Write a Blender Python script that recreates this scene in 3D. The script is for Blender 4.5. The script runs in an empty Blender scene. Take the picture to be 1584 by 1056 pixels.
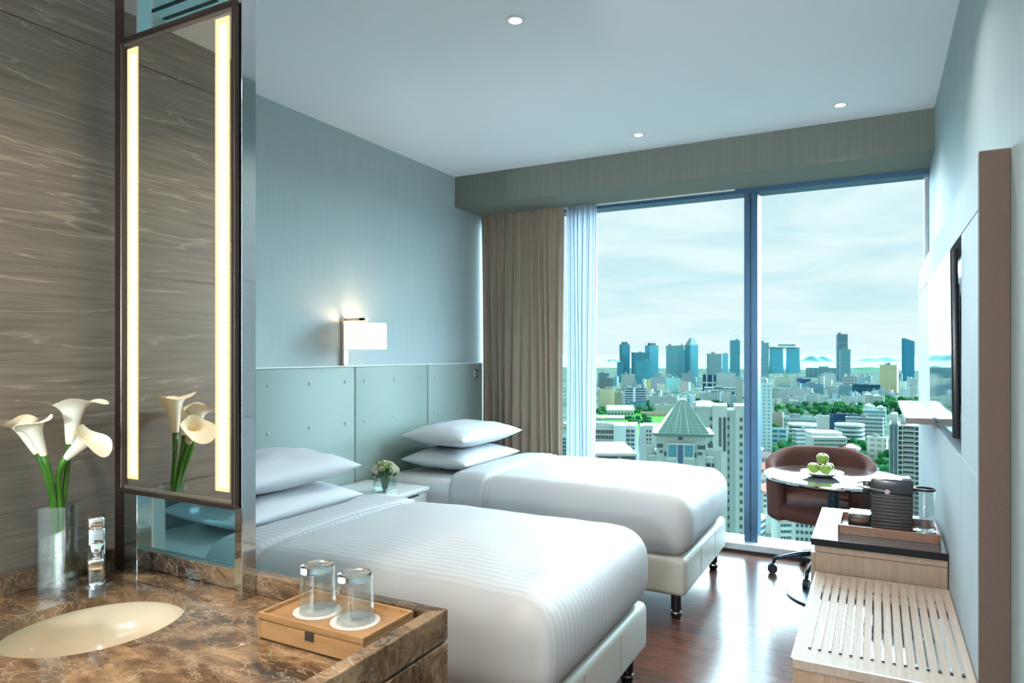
import bpy, bmesh, math, random
from mathutils import Vector, Matrix, noise
R = math.radians
random.seed(7)
scene = bpy.context.scene
col = scene.collection

# ------------------------------------------------------------------ camera
EYE = 1.34            # eye height above the room floor
YAW = R(28.1)         # camera turned left of the room's long axis
FPX = 1058.0          # focal length in pixels of a 1584 wide frame
HZN = 547.0
cam_data = bpy.data.cameras.new('camera')
cam = bpy.data.objects.new('camera', cam_data)
col.objects.link(cam)
cam.location = (0, 0, EYE)
cam.rotation_euler = (R(90), 0, YAW)
cam_data.sensor_width = 36
cam_data.lens = 36 * FPX / 1584
cam_data.shift_y = (HZN - 528) / 1584
cam_data.clip_start = 0.02
cam_data.clip_end = 60000
scene.camera = cam

# ------------------------------------------------------------------ colour management
vs = scene.view_settings
vs.view_transform = 'Standard'
vs.look = 'None'
vs.exposure = 0.70
vs.gamma = 1.0
vs.use_curve_mapping = False
scene.cycles.use_denoising = True
scene.cycles.max_bounces = 10
scene.cycles.diffuse_bounces = 5
scene.cycles.glossy_bounces = 5
scene.cycles.transmission_bounces = 8
scene.cycles.transparent_max_bounces = 16
scene.cycles.sample_clamp_indirect = 6.0
scene.cycles.caustics_reflective = False
scene.cycles.caustics_refractive = False

# ------------------------------------------------------------------ world: hazy tropical sky
SKY_STRENGTH = 0.645
w = bpy.data.worlds.new('World'); scene.world = w; w.use_nodes = True
nt = w.node_tree; nt.nodes.clear()
def wn(t): return nt.nodes.new(t)
wo = wn('ShaderNodeOutputWorld'); bg = wn('ShaderNodeBackground')
tc = wn('ShaderNodeTexCoord'); sx = wn('ShaderNodeSeparateXYZ')
nt.links.new(tc.outputs['Generated'], sx.inputs[0])
mz = wn('ShaderNodeMath'); mz.operation = 'MAXIMUM'; mz.inputs[1].default_value = 0.0
nt.links.new(sx.outputs['Z'], mz.inputs[0])
az = wn('ShaderNodeMath'); az.operation = 'ADD'; az.inputs[1].default_value = 0.10
nt.links.new(mz.outputs[0], az.inputs[0])
dx = wn('ShaderNodeMath'); dx.operation = 'DIVIDE'; nt.links.new(sx.outputs['X'], dx.inputs[0]); nt.links.new(az.outputs[0], dx.inputs[1])
dy = wn('ShaderNodeMath'); dy.operation = 'DIVIDE'; nt.links.new(sx.outputs['Y'], dy.inputs[0]); nt.links.new(az.outputs[0], dy.inputs[1])
cv = wn('ShaderNodeCombineXYZ'); nt.links.new(dx.outputs[0], cv.inputs[0]); nt.links.new(dy.outputs[0], cv.inputs[1])
cn = wn('ShaderNodeTexNoise'); cn.inputs['Scale'].default_value = 0.95; cn.inputs['Detail'].default_value = 8; cn.inputs['Roughness'].default_value = 0.58
cn.inputs['Distortion'].default_value = 0.6
nt.links.new(cv.outputs[0], cn.inputs['Vector'])
cr = wn('ShaderNodeValToRGB'); cr.color_ramp.elements[0].position = 0.34; cr.color_ramp.elements[1].position = 0.60
nt.links.new(cn.outputs['Fac'], cr.inputs[0])
base = wn('ShaderNodeValToRGB')
base.color_ramp.elements[0].position = 0.0; base.color_ramp.elements[0].color = (0.86, 0.95, 0.95, 1)
base.color_ramp.elements[1].position = 0.5; base.color_ramp.elements[1].color = (0.52, 0.72, 0.82, 1)
e = base.color_ramp.elements.new(0.10); e.color = (0.66, 0.85, 0.91, 1)
nt.links.new(mz.outputs[0], base.inputs[0])
mixw = wn('ShaderNodeMix'); mixw.data_type = 'RGBA'; mixw.inputs['B'].default_value = (0.93, 0.97, 0.97, 1)
nt.links.new(cr.outputs[0], mixw.inputs['Factor']); nt.links.new(base.outputs[0], mixw.inputs['A'])
nt.links.new(mixw.outputs['Result'], bg.inputs[0]); bg.inputs[1].default_value = SKY_STRENGTH
nt.links.new(bg.outputs[0], wo.inputs[0])

# ------------------------------------------------------------------ hazy sun behind the clouds, beyond the window
sd = bpy.data.lights.new('sun', 'SUN'); sun = bpy.data.objects.new('sun', sd); col.objects.link(sun)
sd.energy = 28.0; sd.angle = R(110); sd.color = (0.68, 0.87, 1.0)
sun.rotation_euler = (R(-84), 0, R(-24))      # light travels from +Y down into the room
sun.location = (0, 30, 40)

# ------------------------------------------------------------------ helpers
def lin(r, g, b):
    def f(c):
        c /= 255.0
        return c / 12.92 if c <= 0.04045 else ((c + 0.055) / 1.055) ** 2.4
    return (f(r), f(g), f(b))

def new_mat(name):
    m = bpy.data.materials.new(name); m.use_nodes = True
    return m, m.node_tree, m.node_tree.nodes['Principled BSDF']

def M(name, c, rough=0.5, metal=0.0, var=0.0, vscale=(6, 6, 6), bump=0.0, bscale=(60, 60, 60), trans=0.0, ior=1.45,
      emit=None, estr=0.0, coat=0.0, spec=0.5, sheen=0.0, c2=None, detail=6):
    m, t, b = new_mat(name)
    b.inputs['Base Color'].default_value = (*c, 1)
    b.inputs['Roughness'].default_value = rough
    b.inputs['Metallic'].default_value = metal
    b.inputs['Transmission Weight'].default_value = trans
    b.inputs['IOR'].default_value = ior
    b.inputs['Coat Weight'].default_value = coat
    b.inputs['Coat Roughness'].default_value = 0.05
    b.inputs['Specular IOR Level'].default_value = spec
    b.inputs['Sheen Weight'].default_value = sheen
    if emit:
        b.inputs['Emission Color'].default_value = (*emit, 1); b.inputs['Emission Strength'].default_value = estr
    if var or bump or c2:
        tc = t.nodes.new('ShaderNodeTexCoord')
    def nz(sc, det):
        mp = t.nodes.new('ShaderNodeMapping'); mp.inputs['Scale'].default_value = sc
        t.links.new(tc.outputs['Object'], mp.inputs[0])
        n = t.nodes.new('ShaderNodeTexNoise'); n.inputs['Scale'].default_value = 1; n.inputs['Detail'].default_value = det
        t.links.new(mp.outputs[0], n.inputs['Vector'])
        return n
    if var or c2:
        n = nz(vscale, detail)
        r = t.nodes.new('ShaderNodeValToRGB'); r.color_ramp.elements[0].position = 0.3; r.color_ramp.elements[1].position = 0.7
        a = tuple(x * (1 - var) for x in c); d = c2 if c2 else tuple(min(1, x * (1 + var)) for x in c)
        r.color_ramp.elements[0].color = (*a, 1); r.color_ramp.elements[1].color = (*d, 1)
        t.links.new(n.outputs['Fac'], r.inputs[0]); t.links.new(r.outputs[0], b.inputs['Base Color'])
    if bump:
        n = nz(bscale, 3)
        bp = t.nodes.new('ShaderNodeBump'); bp.inputs['Strength'].default_value = bump; bp.inputs['Distance'].default_value = 0.002
        t.links.new(n.outputs['Fac'], bp.inputs['Height']); t.links.new(bp.outputs[0], b.inputs['Normal'])
    return m

ORG = {}
class B:
    """collects shapes into one bmesh"""
    def __init__(s): s.bm = bmesh.new()
    def add(s, bm2, mat=None):
        if mat is not None: bm2.transform(mat)
        me = bpy.data.meshes.new('t'); bm2.to_mesh(me); bm2.free(); s.bm.from_mesh(me); bpy.data.meshes.remove(me); return s
    def box(s, x0, x1, y0, y1, z0, z1, bev=0.0, seg=2, mat=None):
        b = bmesh.new(); bmesh.ops.create_cube(b, size=1)
        for v in b.verts:
            v.co = Vector((x0 + (v.co.x + .5) * (x1 - x0), y0 + (v.co.y + .5) * (y1 - y0), z0 + (v.co.z + .5) * (z1 - z0)))
        if bev: bmesh.ops.bevel(b, geom=b.edges[:], offset=bev, segments=seg, affect='EDGES', profile=0.5)
        return s.add(b, mat)
    def cyl(s, p0, p1, r0, r1=None, n=20, caps=True):
        r1 = r0 if r1 is None else r1
        p0, p1 = Vector(p0), Vector(p1); d = p1 - p0
        b = bmesh.new(); bmesh.ops.create_cone(b, cap_ends=caps, segments=n, radius1=r0, radius2=r1, depth=d.length)
        q = Vector((0, 0, 1)).rotation_difference(d)
        return s.add(b, Matrix.Translation((p0 + p1) / 2) @ q.to_matrix().to_4x4())
    def lathe(s, prof, c=(0, 0, 0), n=32, mat=None):
        b = bmesh.new(); rings = []
        for r, z in prof:
            if r < 1e-5: rings.append([b.verts.new((0, 0, z))])
            else: rings.append([b.verts.new((r * math.cos(2 * math.pi * i / n), r * math.sin(2 * math.pi * i / n), z)) for i in range(n)])
        for a, d in zip(rings, rings[1:]):
            for i in range(n):
                j = (i + 1) % n
                if len(a) == 1 and len(d) == 1: continue
                if len(a) == 1: b.faces.new((a[0], d[j], d[i]))
                elif len(d) == 1: b.faces.new((a[i], a[j], d[0]))
                else: b.faces.new((a[i], a[j], d[j], d[i]))
        bmesh.ops.remove_doubles(b, verts=b.verts[:], dist=1e-6)
        bmesh.ops.recalc_face_normals(b, faces=b.faces[:])
        m = Matrix.Translation(c) if mat is None else Matrix.Translation(c) @ mat
        return s.add(b, m)
    def tube(s, pts, r, n=8, cap=True):
        pts = [Vector(p) for p in pts]; rr = r if isinstance(r, (list, tuple)) else [r] * len(pts)
        b = bmesh.new(); rings = []; up = Vector((0, 0, 1)); prevx = None
        for i, p in enumerate(pts):
            d = (pts[min(i + 1, len(pts) - 1)] - pts[max(i - 1, 0)]).normalized()
            x = d.cross(up if abs(d.z) < .95 else Vector((1, 0, 0))).normalized() if prevx is None else (prevx - d * prevx.dot(d)).normalized()
            prevx = x; y = d.cross(x)
            rings.append([b.verts.new(p + (x * math.cos(2 * math.pi * k / n) + y * math.sin(2 * math.pi * k / n)) * rr[i]) for k in range(n)])
        for a, d in zip(rings, rings[1:]):
            for i in range(n): b.faces.new((a[i], a[(i + 1) % n], d[(i + 1) % n], d[i]))
        if cap: b.faces.new(rings[0]); b.faces.new(rings[-1][::-1])
        bmesh.ops.recalc_face_normals(b, faces=b.faces[:])
        return s.add(b)
    def grid(s, fn, nu, nv, closeu=False, flip=False):
        b = bmesh.new(); V = [[b.verts.new(fn(i / nu, j / nv)) for j in range(nv + 1)] for i in range(nu if closeu else nu + 1)]
        for i in range(nu):
            for j in range(nv):
                a, c2 = V[i], V[(i + 1) % len(V)]
                f = (a[j], c2[j], c2[j + 1], a[j + 1])
                try: b.faces.new(f[::-1] if flip else f)
                except ValueError: pass
        return s.add(b)
    def poly(s, pts, z0, z1):
        """prism from a flat outline"""
        b = bmesh.new(); lo = [b.verts.new((x, y, z0)) for x, y in pts]; hi = [b.verts.new((x, y, z1)) for x, y in pts]
        n = len(pts); b.faces.new(lo[::-1]); b.faces.new(hi)
        for i in range(n): b.faces.new((lo[i], lo[(i + 1) % n], hi[(i + 1) % n], hi[i]))
        bmesh.ops.recalc_face_normals(b, faces=b.faces[:])
        return s.add(b)
    def soft(s, x0, x1, y0, y1, z0, z1, r, n=14, crown=0.0, wr=0.0, seed=0.0, nz_=6, sub=None):
        """soft rounded block: a gridded box with large corner radius, crowned top and slight wrinkles"""
        c = Vector(((x0 + x1) / 2, (y0 + y1) / 2, (z0 + z1) / 2)); h = Vector(((x1 - x0) / 2, (y1 - y0) / 2, (z1 - z0) / 2))
        b = bmesh.new(); r3 = r if isinstance(r, (tuple, list)) else (r, r, r)
        N = sub or (n, n, nz_)
        def cosx(i, N): 
            t = i / N * 2 - 1
            return math.sin(t * math.pi / 2) * .5 + t * .5
        for ax in range(3):
            o = [k for k in range(3) if k != ax]
            for sg in (-1, 1):
                g = []
                for i in range(N[o[0]] + 1):
                    row = []
                    for j in range(N[o[1]] + 1):
                        p = [0, 0, 0]; p[ax] = sg * h[ax]; p[o[0]] = cosx(i, N[o[0]]) * h[o[0]]; p[o[1]] = cosx(j, N[o[1]]) * h[o[1]]
                        p = Vector(p); inn = Vector([max(-(h[k] - r3[k]), min(h[k] - r3[k], p[k])) for k in range(3)])
                        d = p - inn; d2 = Vector([d[k] / r3[k] for k in range(3)])
                        if d2.length > 1e-6: d2.normalize()
                        q = inn + Vector([d2[k] * r3[k] for k in range(3)])
                        up = (q.z / h.z + 1) / 2
                        q.z += crown * up * (1 - (q.x / h.x) ** 2) * (1 - abs(q.y / h.y) ** 2.2)
                        if wr:
                            nn = noise.noise(Vector((q.x * 5 + seed, q.y * 5, q.z * 5))) + .5 * noise.noise(Vector((q.x * 12, q.y * 12 + seed, q.z * 12)))
                            q += Vector((q.x / h.x * .5, q.y / h.y * .5, 1 if q.z > 0 else 0)) * nn * wr
                        row.append(b.verts.new(c + q))
                    g.append(row)
                for i in range(N[o[0]]):
                    for j in range(N[o[1]]):
                        b.faces.new((g[i][j], g[i + 1][j], g[i + 1][j + 1], g[i][j + 1]))
        bmesh.ops.remove_doubles(b, verts=b.verts[:], dist=1e-4)
        bmesh.ops.recalc_face_normals(b, faces=b.faces[:])
        return s.add(b)
    def mesh(s, name):
        me = bpy.data.meshes.new(name); s.bm.to_mesh(me); s.bm.free(); return me

def tag(o, label=None, cat=None, group=None, kind=None):
    if label: o['label'] = label
    if cat: o['category'] = cat
    if group: o['group'] = group
    if kind: o['kind'] = kind
    return o

def link(name, me, mat, parent=None, smooth=False, org=None, **kw):
    """links a mesh given in world coordinates (or in the parent's local ones when the parent was made with thing(local=True))"""
    if parent is not None:
        o0 = ORG[parent.name]
    elif org is not None: o0 = Vector(org)
    else:
        xs = [v.co for v in me.vertices]
        o0 = Vector(((min(p.x for p in xs) + max(p.x for p in xs)) / 2, (min(p.y for p in xs) + max(p.y for p in xs)) / 2, min(p.z for p in xs)))
    if o0.length > 0: me.transform(Matrix.Translation(-o0))
    o = bpy.data.objects.new(name, me); col.objects.link(o)
    if mat: me.materials.append(mat)
    if smooth:
        for p in me.polygons: p.use_smooth = True
        if smooth != 'full' :
            me.set_sharp_from_angle(angle=R(smooth if isinstance(smooth, (int, float)) and smooth > 1 else 40))
    if parent is not None: o.parent = parent; ORG[o.name] = ORG[parent.name]
    else: o.location = o0; ORG[o.name] = o0
    return tag(o, **kw)

def put(name, b, mat, parent=None, smooth=False, **kw):
    return link(name, b.mesh(name), mat, parent, smooth, **kw)

def thing(name, loc, label, cat, group=None, rotz=0.0, kind=None):
    o = bpy.data.objects.new(name, None); col.objects.link(o); o.location = loc; o.rotation_euler = (0, 0, rotz)
    o.empty_display_size = 0.1
    ORG[o.name] = Vector((0, 0, 0)) if rotz else Vector(loc)     # rotated things are built in local coordinates
    return tag(o, label, cat, group, kind)

def dup(o, parent=None, loc=None):
    c = o.copy(); col.objects.link(c)
    if parent is not None: c.parent = parent
    if loc is not None: c.location = loc
    ORG[c.name] = ORG[o.name]
    for ch in o.children:
        dup(ch, c)
    return c

# ------------------------------------------------------------------ materials
def striped(name, c, c2, rough, axis, period, duty=0.5, bump=0.0, edge=0.08, topside=False):
    """woven stripe across one object axis"""
    m, t, b = new_mat(name)
    tc = t.nodes.new('ShaderNodeTexCoord'); sp = t.nodes.new('ShaderNodeSeparateXYZ'); t.links.new(tc.outputs['Object'], sp.inputs[0])
    d = t.nodes.new('ShaderNodeMath'); d.operation = 'DIVIDE'; d.inputs[1].default_value = period; t.links.new(sp.outputs[axis], d.inputs[0])
    pp = t.nodes.new('ShaderNodeMath'); pp.operation = 'PINGPONG'; pp.inputs[1].default_value = 0.5; t.links.new(d.outputs[0], pp.inputs[0])
    r = t.nodes.new('ShaderNodeValToRGB'); r.color_ramp.elements[0].position = duty * .5; r.color_ramp.elements[1].position = duty * .5 + edge
    r.color_ramp.elements[0].color = (*c, 1); r.color_ramp.elements[1].color = (*c2, 1)
    t.links.new(pp.outputs[0], r.inputs[0]); outc = r.outputs[0]
    b.inputs['Roughness'].default_value = rough
    if topside:
        sn = t.nodes.new('ShaderNodeSeparateXYZ'); t.links.new(tc.outputs['Normal'], sn.inputs[0])
        ab = t.nodes.new('ShaderNodeMath'); ab.operation = 'ABSOLUTE'; t.links.new(sn.outputs['Y'], ab.inputs[0])
        mr = t.nodes.new('ShaderNodeMapRange'); mr.inputs['From Min'].default_value = .25; mr.inputs['From Max'].default_value = .6; t.links.new(ab.outputs[0], mr.inputs['Value'])
        mx = t.nodes.new('ShaderNodeMix'); mx.data_type = 'RGBA'; mx.inputs['B'].default_value = (*[(p + q) / 2 for p, q in zip(c, c2)], 1)
        t.links.new(mr.outputs[0], mx.inputs['Factor']); t.links.new(outc, mx.inputs['A']); outc = mx.outputs['Result']
    t.links.new(outc, b.inputs['Base Color'])
    if bump:
        bp = t.nodes.new('ShaderNodeBump'); bp.inputs['Strength'].default_value = bump; bp.inputs['Distance'].default_value = 0.002
        t.links.new(pp.outputs[0], bp.inputs['Height']); t.links.new(bp.outputs[0], b.inputs['Normal'])
    return m

def marble_mat():
    m, t, b = new_mat('brown_marble')
    tc = t.nodes.new('ShaderNodeTexCoord')
    mp = t.nodes.new('ShaderNodeMapping'); mp.inputs['Scale'].default_value = (1.0, 2.0, 1.6); mp.inputs['Rotation'].default_value = (0, 0, R(28))
    t.links.new(tc.outputs['Object'], mp.inputs[0])
    def nz(scale, det, dist, rgh=.6):
        n = t.nodes.new('ShaderNodeTexNoise'); n.inputs['Scale'].default_value = scale; n.inputs['Detail'].default_value = det
        n.inputs['Distortion'].default_value = dist; n.inputs['Roughness'].default_value = rgh
        t.links.new(mp.outputs[0], n.inputs['Vector']); return n
    def ramp(n, stops):
        r = t.nodes.new('ShaderNodeValToRGB'); els = r.color_ramp.elements
        els[0].position, els[0].color = stops[0][0], (*stops[0][1], 1); els[1].position, els[1].color = stops[-1][0], (*stops[-1][1], 1)
        for p, c in stops[1:-1]:
            e = els.new(p); e.color = (*c, 1)
        t.links.new(n.outputs['Fac'], r.inputs[0]); return r
    W = (1, 1, 1); K = (0, 0, 0)
    wp_ = nz(6, 4, 0.0); vo = t.nodes.new('ShaderNodeTexVoronoi'); vo.feature = 'DISTANCE_TO_EDGE'; vo.inputs['Scale'].default_value = 8.5
    ad = t.nodes.new('ShaderNodeMix'); ad.data_type = 'RGBA'; ad.blend_type = 'ADD'; ad.inputs['Factor'].default_value = .14
    t.links.new(mp.outputs[0], ad.inputs['A']); t.links.new(wp_.outputs['Color'], ad.inputs['B']); t.links.new(ad.outputs['Result'], vo.inputs['Vector'])
    rv_ = t.nodes.new('ShaderNodeValToRGB'); rv_.color_ramp.elements[0].position = 0.0; rv_.color_ramp.elements[0].color = (1, 1, 1, 1); rv_.color_ramp.elements[1].position = .012; rv_.color_ramp.elements[1].color = (0, 0, 0, 1)
    t.links.new(vo.outputs['Distance'], rv_.inputs[0])
    msk = ramp(nz(3.5, 4, .4), [(.48, K), (.66, W)])
    v1 = t.nodes.new('ShaderNodeMath'); v1.operation = 'MULTIPLY'; t.links.new(rv_.outputs[0], v1.inputs[0]); t.links.new(msk.outputs[0], v1.inputs[1])
    body = ramp(nz(7, 10, .5, .7), [(.32, (.030, .017, .010)), (.50, (.115, .068, .038)), (.68, (.27, .175, .10))])
    v2 = ramp(nz(9, 10, .7, .7), [(.490, K), (.50, (.9, .9, .9)), (.510, K)])
    dk = ramp(nz(1.9, 8, .8), [(.36, W), (.41, K)])
    def mix(a, c, f, k=1.0):
        x = t.nodes.new('ShaderNodeMix'); x.data_type = 'RGBA'; x.inputs['B'].default_value = (*c, 1)
        mm = t.nodes.new('ShaderNodeMath'); mm.operation = 'MULTIPLY'; mm.inputs[1].default_value = k
        t.links.new(f.outputs[0], mm.inputs[0]); t.links.new(mm.outputs[0], x.inputs['Factor'])
        t.links.new(a, x.inputs['A']); return x.outputs['Result']
    c = mix(body.outputs[0], (.022, .014, .010), dk, .9)
    c = mix(c, (.58, .48, .36), v1, .75)
    c = mix(c, (.46, .37, .27), v2, .6)
    t.links.new(c, b.inputs['Base Color']); b.inputs['Roughness'].default_value = .12
    return m

def grain_mat(name, c1, c2, c3, rough, sc, line=0.5, lscale=None, bump=0.0, lw_=.015):
    """wood or veined stone: noise stretched along one axis plus thin pale lines"""
    m, t, b = new_mat(name)
    tc = t.nodes.new('ShaderNodeTexCoord'); mp = t.nodes.new('ShaderNodeMapping'); mp.inputs['Scale'].default_value = sc
    t.links.new(tc.outputs['Object'], mp.inputs[0])
    n = t.nodes.new('ShaderNodeTexNoise'); n.inputs['Scale'].default_value = 1; n.inputs['Detail'].default_value = 9; n.inputs['Roughness'].default_value = .68; n.inputs['Distortion'].default_value = .25
    t.links.new(mp.outputs[0], n.inputs['Vector'])
    r = t.nodes.new('ShaderNodeValToRGB'); r.color_ramp.elements[0].position = .32; r.color_ramp.elements[1].position = .68
    r.color_ramp.elements[0].color = (*c1, 1); r.color_ramp.elements[1].color = (*c2, 1)
    t.links.new(n.outputs['Fac'], r.inputs[0]); out = r.outputs[0]
    if line:
        mp2 = t.nodes.new('ShaderNodeMapping'); mp2.inputs['Scale'].default_value = lscale or sc
        t.links.new(tc.outputs['Object'], mp2.inputs[0])
        n2 = t.nodes.new('ShaderNodeTexNoise'); n2.inputs['Scale'].default_value = 1; n2.inputs['Detail'].default_value = 5; n2.inputs['Distortion'].default_value = .3
        t.links.new(mp2.outputs[0], n2.inputs['Vector'])
        r2 = t.nodes.new('ShaderNodeValToRGB'); els = r2.color_ramp.elements
        els[0].position = .5 - lw_; els[0].color = (0, 0, 0, 1); els[1].position = .5 + lw_; els[1].color = (0, 0, 0, 1)
        e = els.new(.5); e.color = (line, line, line, 1)
        t.links.new(n2.outputs['Fac'], r2.inputs[0])
        x = t.nodes.new('ShaderNodeMix'); x.data_type = 'RGBA'; x.inputs['B'].default_value = (*c3, 1)
        t.links.new(r2.outputs[0], x.inputs['Factor']); t.links.new(out, x.inputs['A']); out = x.outputs['Result']
    t.links.new(out, b.inputs['Base Color']); b.inputs['Roughness'].default_value = rough
    if bump:
        bp = t.nodes.new('ShaderNodeBump'); bp.inputs['Strength'].default_value = bump; bp.inputs['Distance'].default_value = .001
        t.links.new(n.outputs['Fac'], bp.inputs['Height']); t.links.new(bp.outputs[0], b.inputs['Normal'])
    return m

def pane_mat(name, tint, f0=.03, f90=.9, colr=(1, 1, 1)):
    """flat or thin-walled glass: tinted see-through with a reflection that grows towards grazing angles"""
    m = bpy.data.materials.new(name); m.use_nodes = True; t = m.node_tree; t.nodes.clear()
    o = t.nodes.new('ShaderNodeOutputMaterial'); mx = t.nodes.new('ShaderNodeMixShader')
    lw = t.nodes.new('ShaderNodeLayerWeight'); lw.inputs['Blend'].default_value = .5
    p = t.nodes.new('ShaderNodeMath'); p.operation = 'POWER'; p.inputs[1].default_value = 5.0; t.links.new(lw.outputs['Facing'], p.inputs[0])
    q = t.nodes.new('ShaderNodeMath'); q.operation = 'MULTIPLY_ADD'; q.inputs[1].default_value = f90 - f0; q.inputs[2].default_value = f0; t.links.new(p.outputs[0], q.inputs[0])
    tr = t.nodes.new('ShaderNodeBsdfTransparent'); tr.inputs[0].default_value = (*tint, 1)
    gl = t.nodes.new('ShaderNodeBsdfGlossy'); gl.inputs['Roughness'].default_value = 0.0; gl.inputs[0].default_value = (*colr, 1)
    t.links.new(q.outputs[0], mx.inputs[0]); t.links.new(tr.outputs[0], mx.inputs[1]); t.links.new(gl.outputs[0], mx.inputs[2]); t.links.new(mx.outputs[0], o.inputs[0])
    return m

def sheer_mat(name, c):
    m = bpy.data.materials.new(name); m.use_nodes = True; t = m.node_tree; t.nodes.clear()
    o = t.nodes.new('ShaderNodeOutputMaterial'); m1 = t.nodes.new('ShaderNodeMixShader'); m2 = t.nodes.new('ShaderNodeMixShader')
    d = t.nodes.new('ShaderNodeBsdfDiffuse'); d.inputs[0].default_value = (*c, 1); tl = t.nodes.new('ShaderNodeBsdfTranslucent'); tl.inputs[0].default_value = (*c, 1)
    tr = t.nodes.new('ShaderNodeBsdfTransparent'); m1.inputs[0].default_value = .6; m2.inputs[0].default_value = .28
    t.links.new(d.outputs[0], m1.inputs[1]); t.links.new(tl.outputs[0], m1.inputs[2]); t.links.new(m1.outputs[0], m2.inputs[1]); t.links.new(tr.outputs[0], m2.inputs[2]); t.links.new(m2.outputs[0], o.inputs[0])
    return m

MT = {}
MT['ceiling'] = M('ceiling_paint', (.90, .93, .95), .8)
MT['wallpaper'] = M('grey_green_wallpaper', (.45, .52, .52), .75, var=.05, vscale=(160, 160, 3), bump=.15, bscale=(400, 400, 8))
MT['plaster'] = M('pale_plaster', (.50, .53, .54), .75, var=.03)
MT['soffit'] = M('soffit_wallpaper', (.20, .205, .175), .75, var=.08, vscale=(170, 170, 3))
MT['stone'] = grain_mat('veined_brown_stone', (.078, .064, .050), (.150, .124, .098), (.30, .26, .21), .38, (5, 4, 95), .5, (.8, .7, 11), bump=.15, lw_=.006)
MT['grout'] = M('pale_grout', (.42, .38, .32), .8)
MT['plank'] = grain_mat('dark_red_wood', (.060, .020, .012), (.150, .055, .034), (.05, .02, .01), .22, (3.5, 42, 10), .3, (2, 30, 5))
MT['plank2'] = grain_mat('dark_red_wood_b', (.085, .030, .018), (.19, .075, .045), (.05, .02, .01), .22, (3.5, 42, 10), .3, (2, 30, 5))
MT['plank3'] = grain_mat('dark_red_wood_c', (.045, .018, .013), (.115, .045, .030), (.05, .02, .01), .22, (3.5, 42, 10), .3, (2, 30, 5))
MT['dark'] = M('dark_gap', (.02, .02, .022), .8)
MT['alu'] = M('blue_grey_aluminium', lin(74, 106, 134), .35, .6)
MT['alu_sill'] = M('pale_aluminium', (.62, .68, .74), .3, .3)
MT['pane'] = pane_mat('window_glass', (.90, .98, .985), .0001, .2)
MT['partition_glass'] = pane_mat('teal_glass', (.74, .94, .96), .02, .6)
MT['curtain'] = M('taupe_curtain', lin(166, 146, 128), .9, var=.14, vscale=(240, 240, 240), bump=.25, bscale=(500, 500, 500), sheen=.2)
MT['sheer'] = sheer_mat('white_sheer', (.62, .68, .76))
MT['marble'] = marble_mat()
MT['ceramic'] = M('cream_ceramic', (.54, .46, .34), .08, coat=.5)
MT['chrome'] = M('chrome', (.86, .87, .88), .04, 1.0)
MT['steel'] = M('polished_steel', (.62, .66, .68), .05, 1.0)
MT['bronze'] = M('dark_bronze', (.085, .062, .05), .28, .8)
MT['mirror'] = M('mirror', (.90, .88, .84), .0, 1.0)
MT['led'] = M('led_strip_edge', (.25, .2, .12), .5, emit=(.80, .56, .25), estr=.8)
MT['led_core'] = M('led_strip_core', (.3, .25, .18), .5, emit=(1.0, .86, .52), estr=1.0)
MT['glass'] = M('clear_glass', (1, 1, 1), .0, trans=1.0, ior=1.46)
MT['water'] = pane_mat('water', (.96, .99, .97), .02, .5)
MT['thin_glass'] = pane_mat('thin_glass', (.93, .955, .95), .085, 1.0)
MT['stem'] = M('lily_stem', lin(52, 100, 22), .4, var=.3, vscale=(20, 20, 20))
MT['petal'] = M('lily_petal', (.90, .86, .72), .5, var=.05, vscale=(12, 12, 12), sheen=.1)
MT['spadix'] = M('lily_spadix', (.75, .50, .08), .7)
MT['bamboo'] = grain_mat('bamboo', (.22, .11, .042), (.31, .17, .072), (.2, .1, .04), .38, (8, 60, 60), .2)
MT['bamboo_dark'] = M('bamboo_dark', (.02, .012, .006), .8)
MT['paper'] = M('coaster_paper', (.42, .405, .39), .8)
MT['print'] = M('coaster_print', (.62, .58, .55), .8)
MT['leather'] = M('beige_leather', lin(176, 172, 160), .42, bump=.12, bscale=(160, 160, 160))
MT['black_wood'] = M('black_lacquer', (.012, .012, .013), .2)
MT['sheet'] = M('white_sheet', (.55, .55, .56), .75, bump=.08, bscale=(30, 30, 30))
MT['duvet'] = striped('striped_duvet', (.52, .52, .53), (.455, .455, .465), .55, 'Y', .030, .5, bump=0, edge=.05, topside=True)
MT['pillow'] = M('white_pillow', (.57, .57, .59), .7, bump=.06, bscale=(25, 25, 25))
MT['headboard'] = M('pale_green_leather', lin(146, 160, 152), .48, bump=.08, bscale=(220, 220, 220))
MT['button'] = M('button_leather', lin(160, 174, 162), .4)
MT['white_laminate'] = M('white_laminate', (.74, .76, .76), .25)
MT['shade'] = M('lamp_shade', (.55, .52, .48), .8, emit=(1.0, .80, .62), estr=.75)
MT['nickel'] = M('brushed_nickel', (.52, .46, .40), .32, .9)
MT['white_trim'] = M('white_trim', (.85, .85, .84), .4)
MT['lamp_disc'] = M('downlight_glow', (1, 1, 1), .5, emit=(1, .95, .86), estr=5.0)
MT['panel'] = M('pale_blue_grey_panel', (.40, .46, .49), .7, var=.04, vscale=(90, 90, 3))
MT['panel_end'] = M('brown_linen_panel', lin(90, 74, 65), .8, var=.12, vscale=(220, 220, 220), bump=.2, bscale=(300, 300, 300))
MT['tv_glass'] = M('tv_screen', (.02, .022, .026), .03, coat=1.0, spec=.9)
MT['tv_case'] = M('tv_case', (.012, .013, .016), .3)
MT['oak'] = grain_mat('fine_oak_laminate', (.28, .18, .12), (.38, .265, .19), (.25, .15, .10), .4, (90, 90, 2.2), .3)
MT['oak_top'] = grain_mat('fine_oak_top', (.30, .23, .175), (.40, .32, .26), (.24, .17, .13), .6, (120, 3, 40), .3)
MT['black_top'] = M('black_stone_top', (.030, .030, .034), .08, ior=1.65, spec=.5)
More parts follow.
